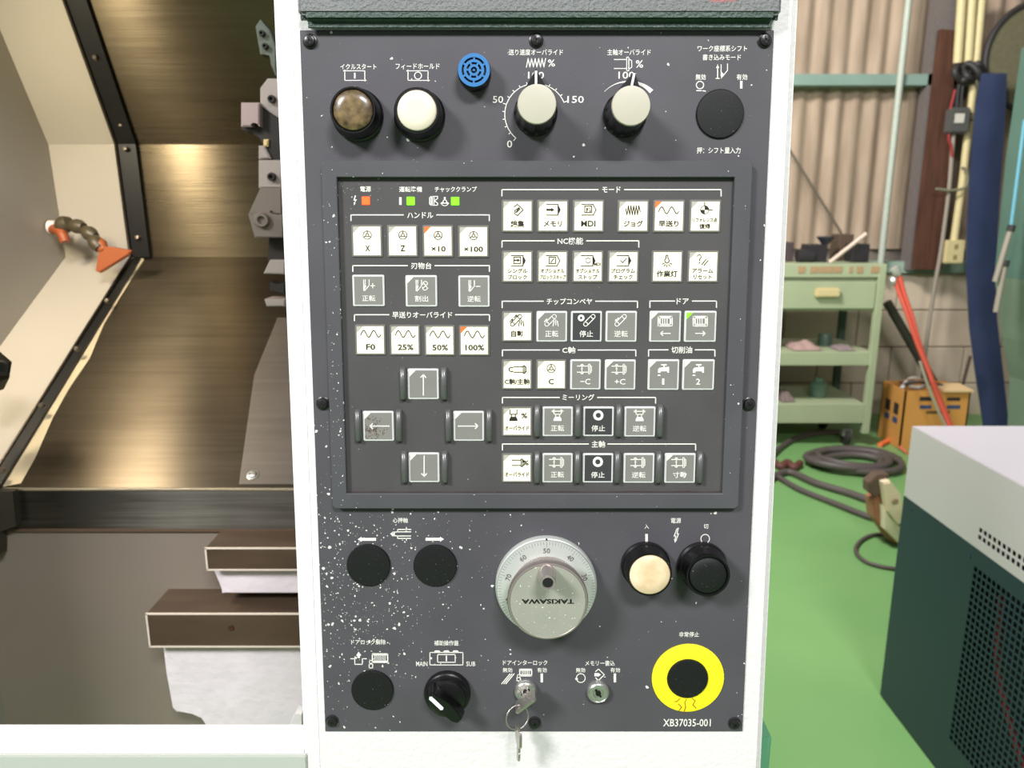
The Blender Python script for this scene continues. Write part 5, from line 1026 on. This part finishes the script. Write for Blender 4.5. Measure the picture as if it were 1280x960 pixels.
floorhose('bent_cable', [(1110, 668), (1090, 669), (1074, 678), (1070, 690), (1082, 702), (1105, 709), (1130, 712)], .009, hz_m, 'thin dark cable looping on the floor beside the chiller', 'cable')
floorhose('brown_hose', [(966, 576), (976, 583), (984, 578), (992, 584), (1000, 579)], .022, mat('hose_rust', (98, 58, 50), .6), 'short reddish brown hose knot beside the white column', 'hose')
floorhose('orange_strap', [(1100, 556), (1112, 550), (1128, 545), (1150, 541)], .016, mat('strap_orange', (240, 120, 70), .5), 'orange hose end lying on floor in front of the carton', 'hose')
floorhose('orange_strap', [(1104, 540), (1110, 548), (1122, 557), (1134, 566)], .012, mat('strap_tan', (210, 120, 84), .5), 'second orange hose end crossing the first before the carton', 'hose')
# cream plug box hanging at the chiller's rear corner
YP = 3.22; pb = onY(1124, 682, YP); pb.z = 0; plug_ = empty('plug_box', pb, 'cream and brown plug block standing tilted on the floor behind the chiller corner', 'plug')
def ppoly(name, pts, dep, m, y0=0):
    q = [onY(x, y, YP + y0) - pb for x, y in pts]; bm = bmesh.new(); prism(bm, [(p.x, p.z) for p in q], 0, dep, bev=.005); bm.transform(Matrix(((1, 0, 0, 0), (0, 0, -1, y0 + dep), (0, 1, 0, 0), (0, 0, 0, 1)))); return mesh(name, bm, m, plug_)
ppoly('brown_block', [(1091, 626), (1108, 616), (1121, 668), (1124, 682), (1112, 676), (1093, 648)], .08, mat('plug_brown', (160, 108, 78), .6), .04)
ppoly('cream_cover', [(1104, 604), (1114, 602), (1126, 618), (1134, 655), (1122, 656), (1110, 640)], .05, mat('plug_cream', (222, 206, 172), .5), -.02)
ppoly('cream_plug', [(1104, 632), (1118, 655), (1130, 662), (1126, 682), (1106, 662)], .05, mat('plug_pale', (232, 220, 190), .5), .0)
ppoly('dark_clamp', [(1086, 604), (1098, 594), (1112, 594), (1106, 614), (1094, 622), (1086, 616)], .06, mat('clamp_dark', (92, 74, 60), .6), .02)
bm = bmesh.new(); lathe(bm, [(.014, 0), (.014, .004), (0, .004)], 14, M=Matrix.Translation(onY(1119, 627, YP - .03) - pb) @ Matrix.Rotation(math.pi / 2, 4, 'X')); mesh('plug_boss', bm, mat('boss_tan', (150, 132, 100), .5), plug_)
# ------------------------------------------------------------------ chiller
CX = 1.164; CB = 2.15; CF = .95; CW = .80; topz = onY(1140, 533, CB).z; midz = onY(1130.5, 619, CB).z; bz = onX(1101, 868, CX).z
chl = empty('chiller_unit', (CX, (CB + CF) / 2, 0), 'chiller with pale grey top and dark blue perforated side at lower right', 'chiller'); cl = chl.location.copy()
lg = mat('chiller_grey', (200, 196, 194), .42, var=.015, vscale=4, bump=.08, bscale=200); bl = mat('chiller_blue', (29, 47, 62), .40, var=.04, vscale=3); inn = mat('chiller_inside', (10, 12, 14), .8)
def sheet(name, z0, z1, m, gy0, gy1, gz0, gz1, pitch, hole):
    """side sheet in the plane x = CX with a real grid of square holes"""
    bm = bmesh.new(); th = .0015
    ny = int((gy1 - gy0) / pitch); nz = int((gz1 - gz0) / pitch); w = (pitch - hole) / 2
    ys = [CF]; zs = [z0]
    for i in range(ny): ys += [gy0 + i * pitch + w, gy0 + (i + 1) * pitch - w]
    for i in range(nz): zs += [gz0 + i * pitch + w, gz0 + (i + 1) * pitch - w]
    ys.append(CB); zs.append(z1)
    V_ = [[bm.verts.new((0, y - cl.y, z)) for z in zs] for y in ys]
    for i in range(len(ys) - 1):
        for j in range(len(zs) - 1):
            if i % 2 == 1 and j % 2 == 1: continue
            bm.faces.new((V_[i][j], V_[i + 1][j], V_[i + 1][j + 1], V_[i][j + 1]))
    solid(bm, th); return mesh(name, bm, m, chl)
sheet('upper_side_sheet', midz, topz, lg, 1.23, 1.80, .694, .732, .0186, .0126)['label'] = 'pale grey upper side with two rows of square vents'
sheet('lower_side_sheet', bz, midz - .001, bl, 1.06, 1.80, .125, .628, .0186, .0132)['label'] = 'dark blue side with a field of square vents'
mesh('top_sheet', boxbm(-.001, CW, CF - cl.y, CB - cl.y + .001, topz - .004, topz + .0015, bev=.002), mat('chiller_top', (190, 185, 189), .35), chl)
mesh('back_sheet', boxbm(0, CW, CB - cl.y - .001, CB - cl.y, bz, topz - .004), lg, chl); mesh('front_sheet', boxbm(0, CW, CF - cl.y, CF - cl.y + .002, bz, topz - .004), bl, chl); mesh('far_side_sheet', boxbm(CW - .002, CW, CF - cl.y + .002, CB - cl.y - .002, bz, topz - .004), bl, chl)
mesh('inner_core', boxbm(.06, CW - .05, CF - cl.y + .05, CB - cl.y - .05, bz + .02, topz - .05), inn, chl)
mesh('base_frame', boxbm(.03, CW - .03, CF - cl.y + .03, CB - cl.y - .03, .012, bz), inn, chl)
P = [onX(x, y, CX + .025) - cl for x, y in ((1252, 745), (1249, 790), (1247, 830), (1256, 880), (1266, 915), (1277, 950), (1290, 975))]
mesh('red_cable', tube(bmesh.new(), smoothpts(P, 5), .008, 8), red_m, chl)
for x, y in ((1140, 637), (1213, 695)):
    p = onX(x, y, CX - .001) - cl; mesh('side_screw', lathe(bmesh.new(), [(.0055, -.002), (.005, .0015), (.003, .0025), (0, .0025)], 16, M=Matrix.Translation(p) @ Matrix.Rotation(-math.pi / 2, 4, 'Y')), bl, chl, smooth=40)
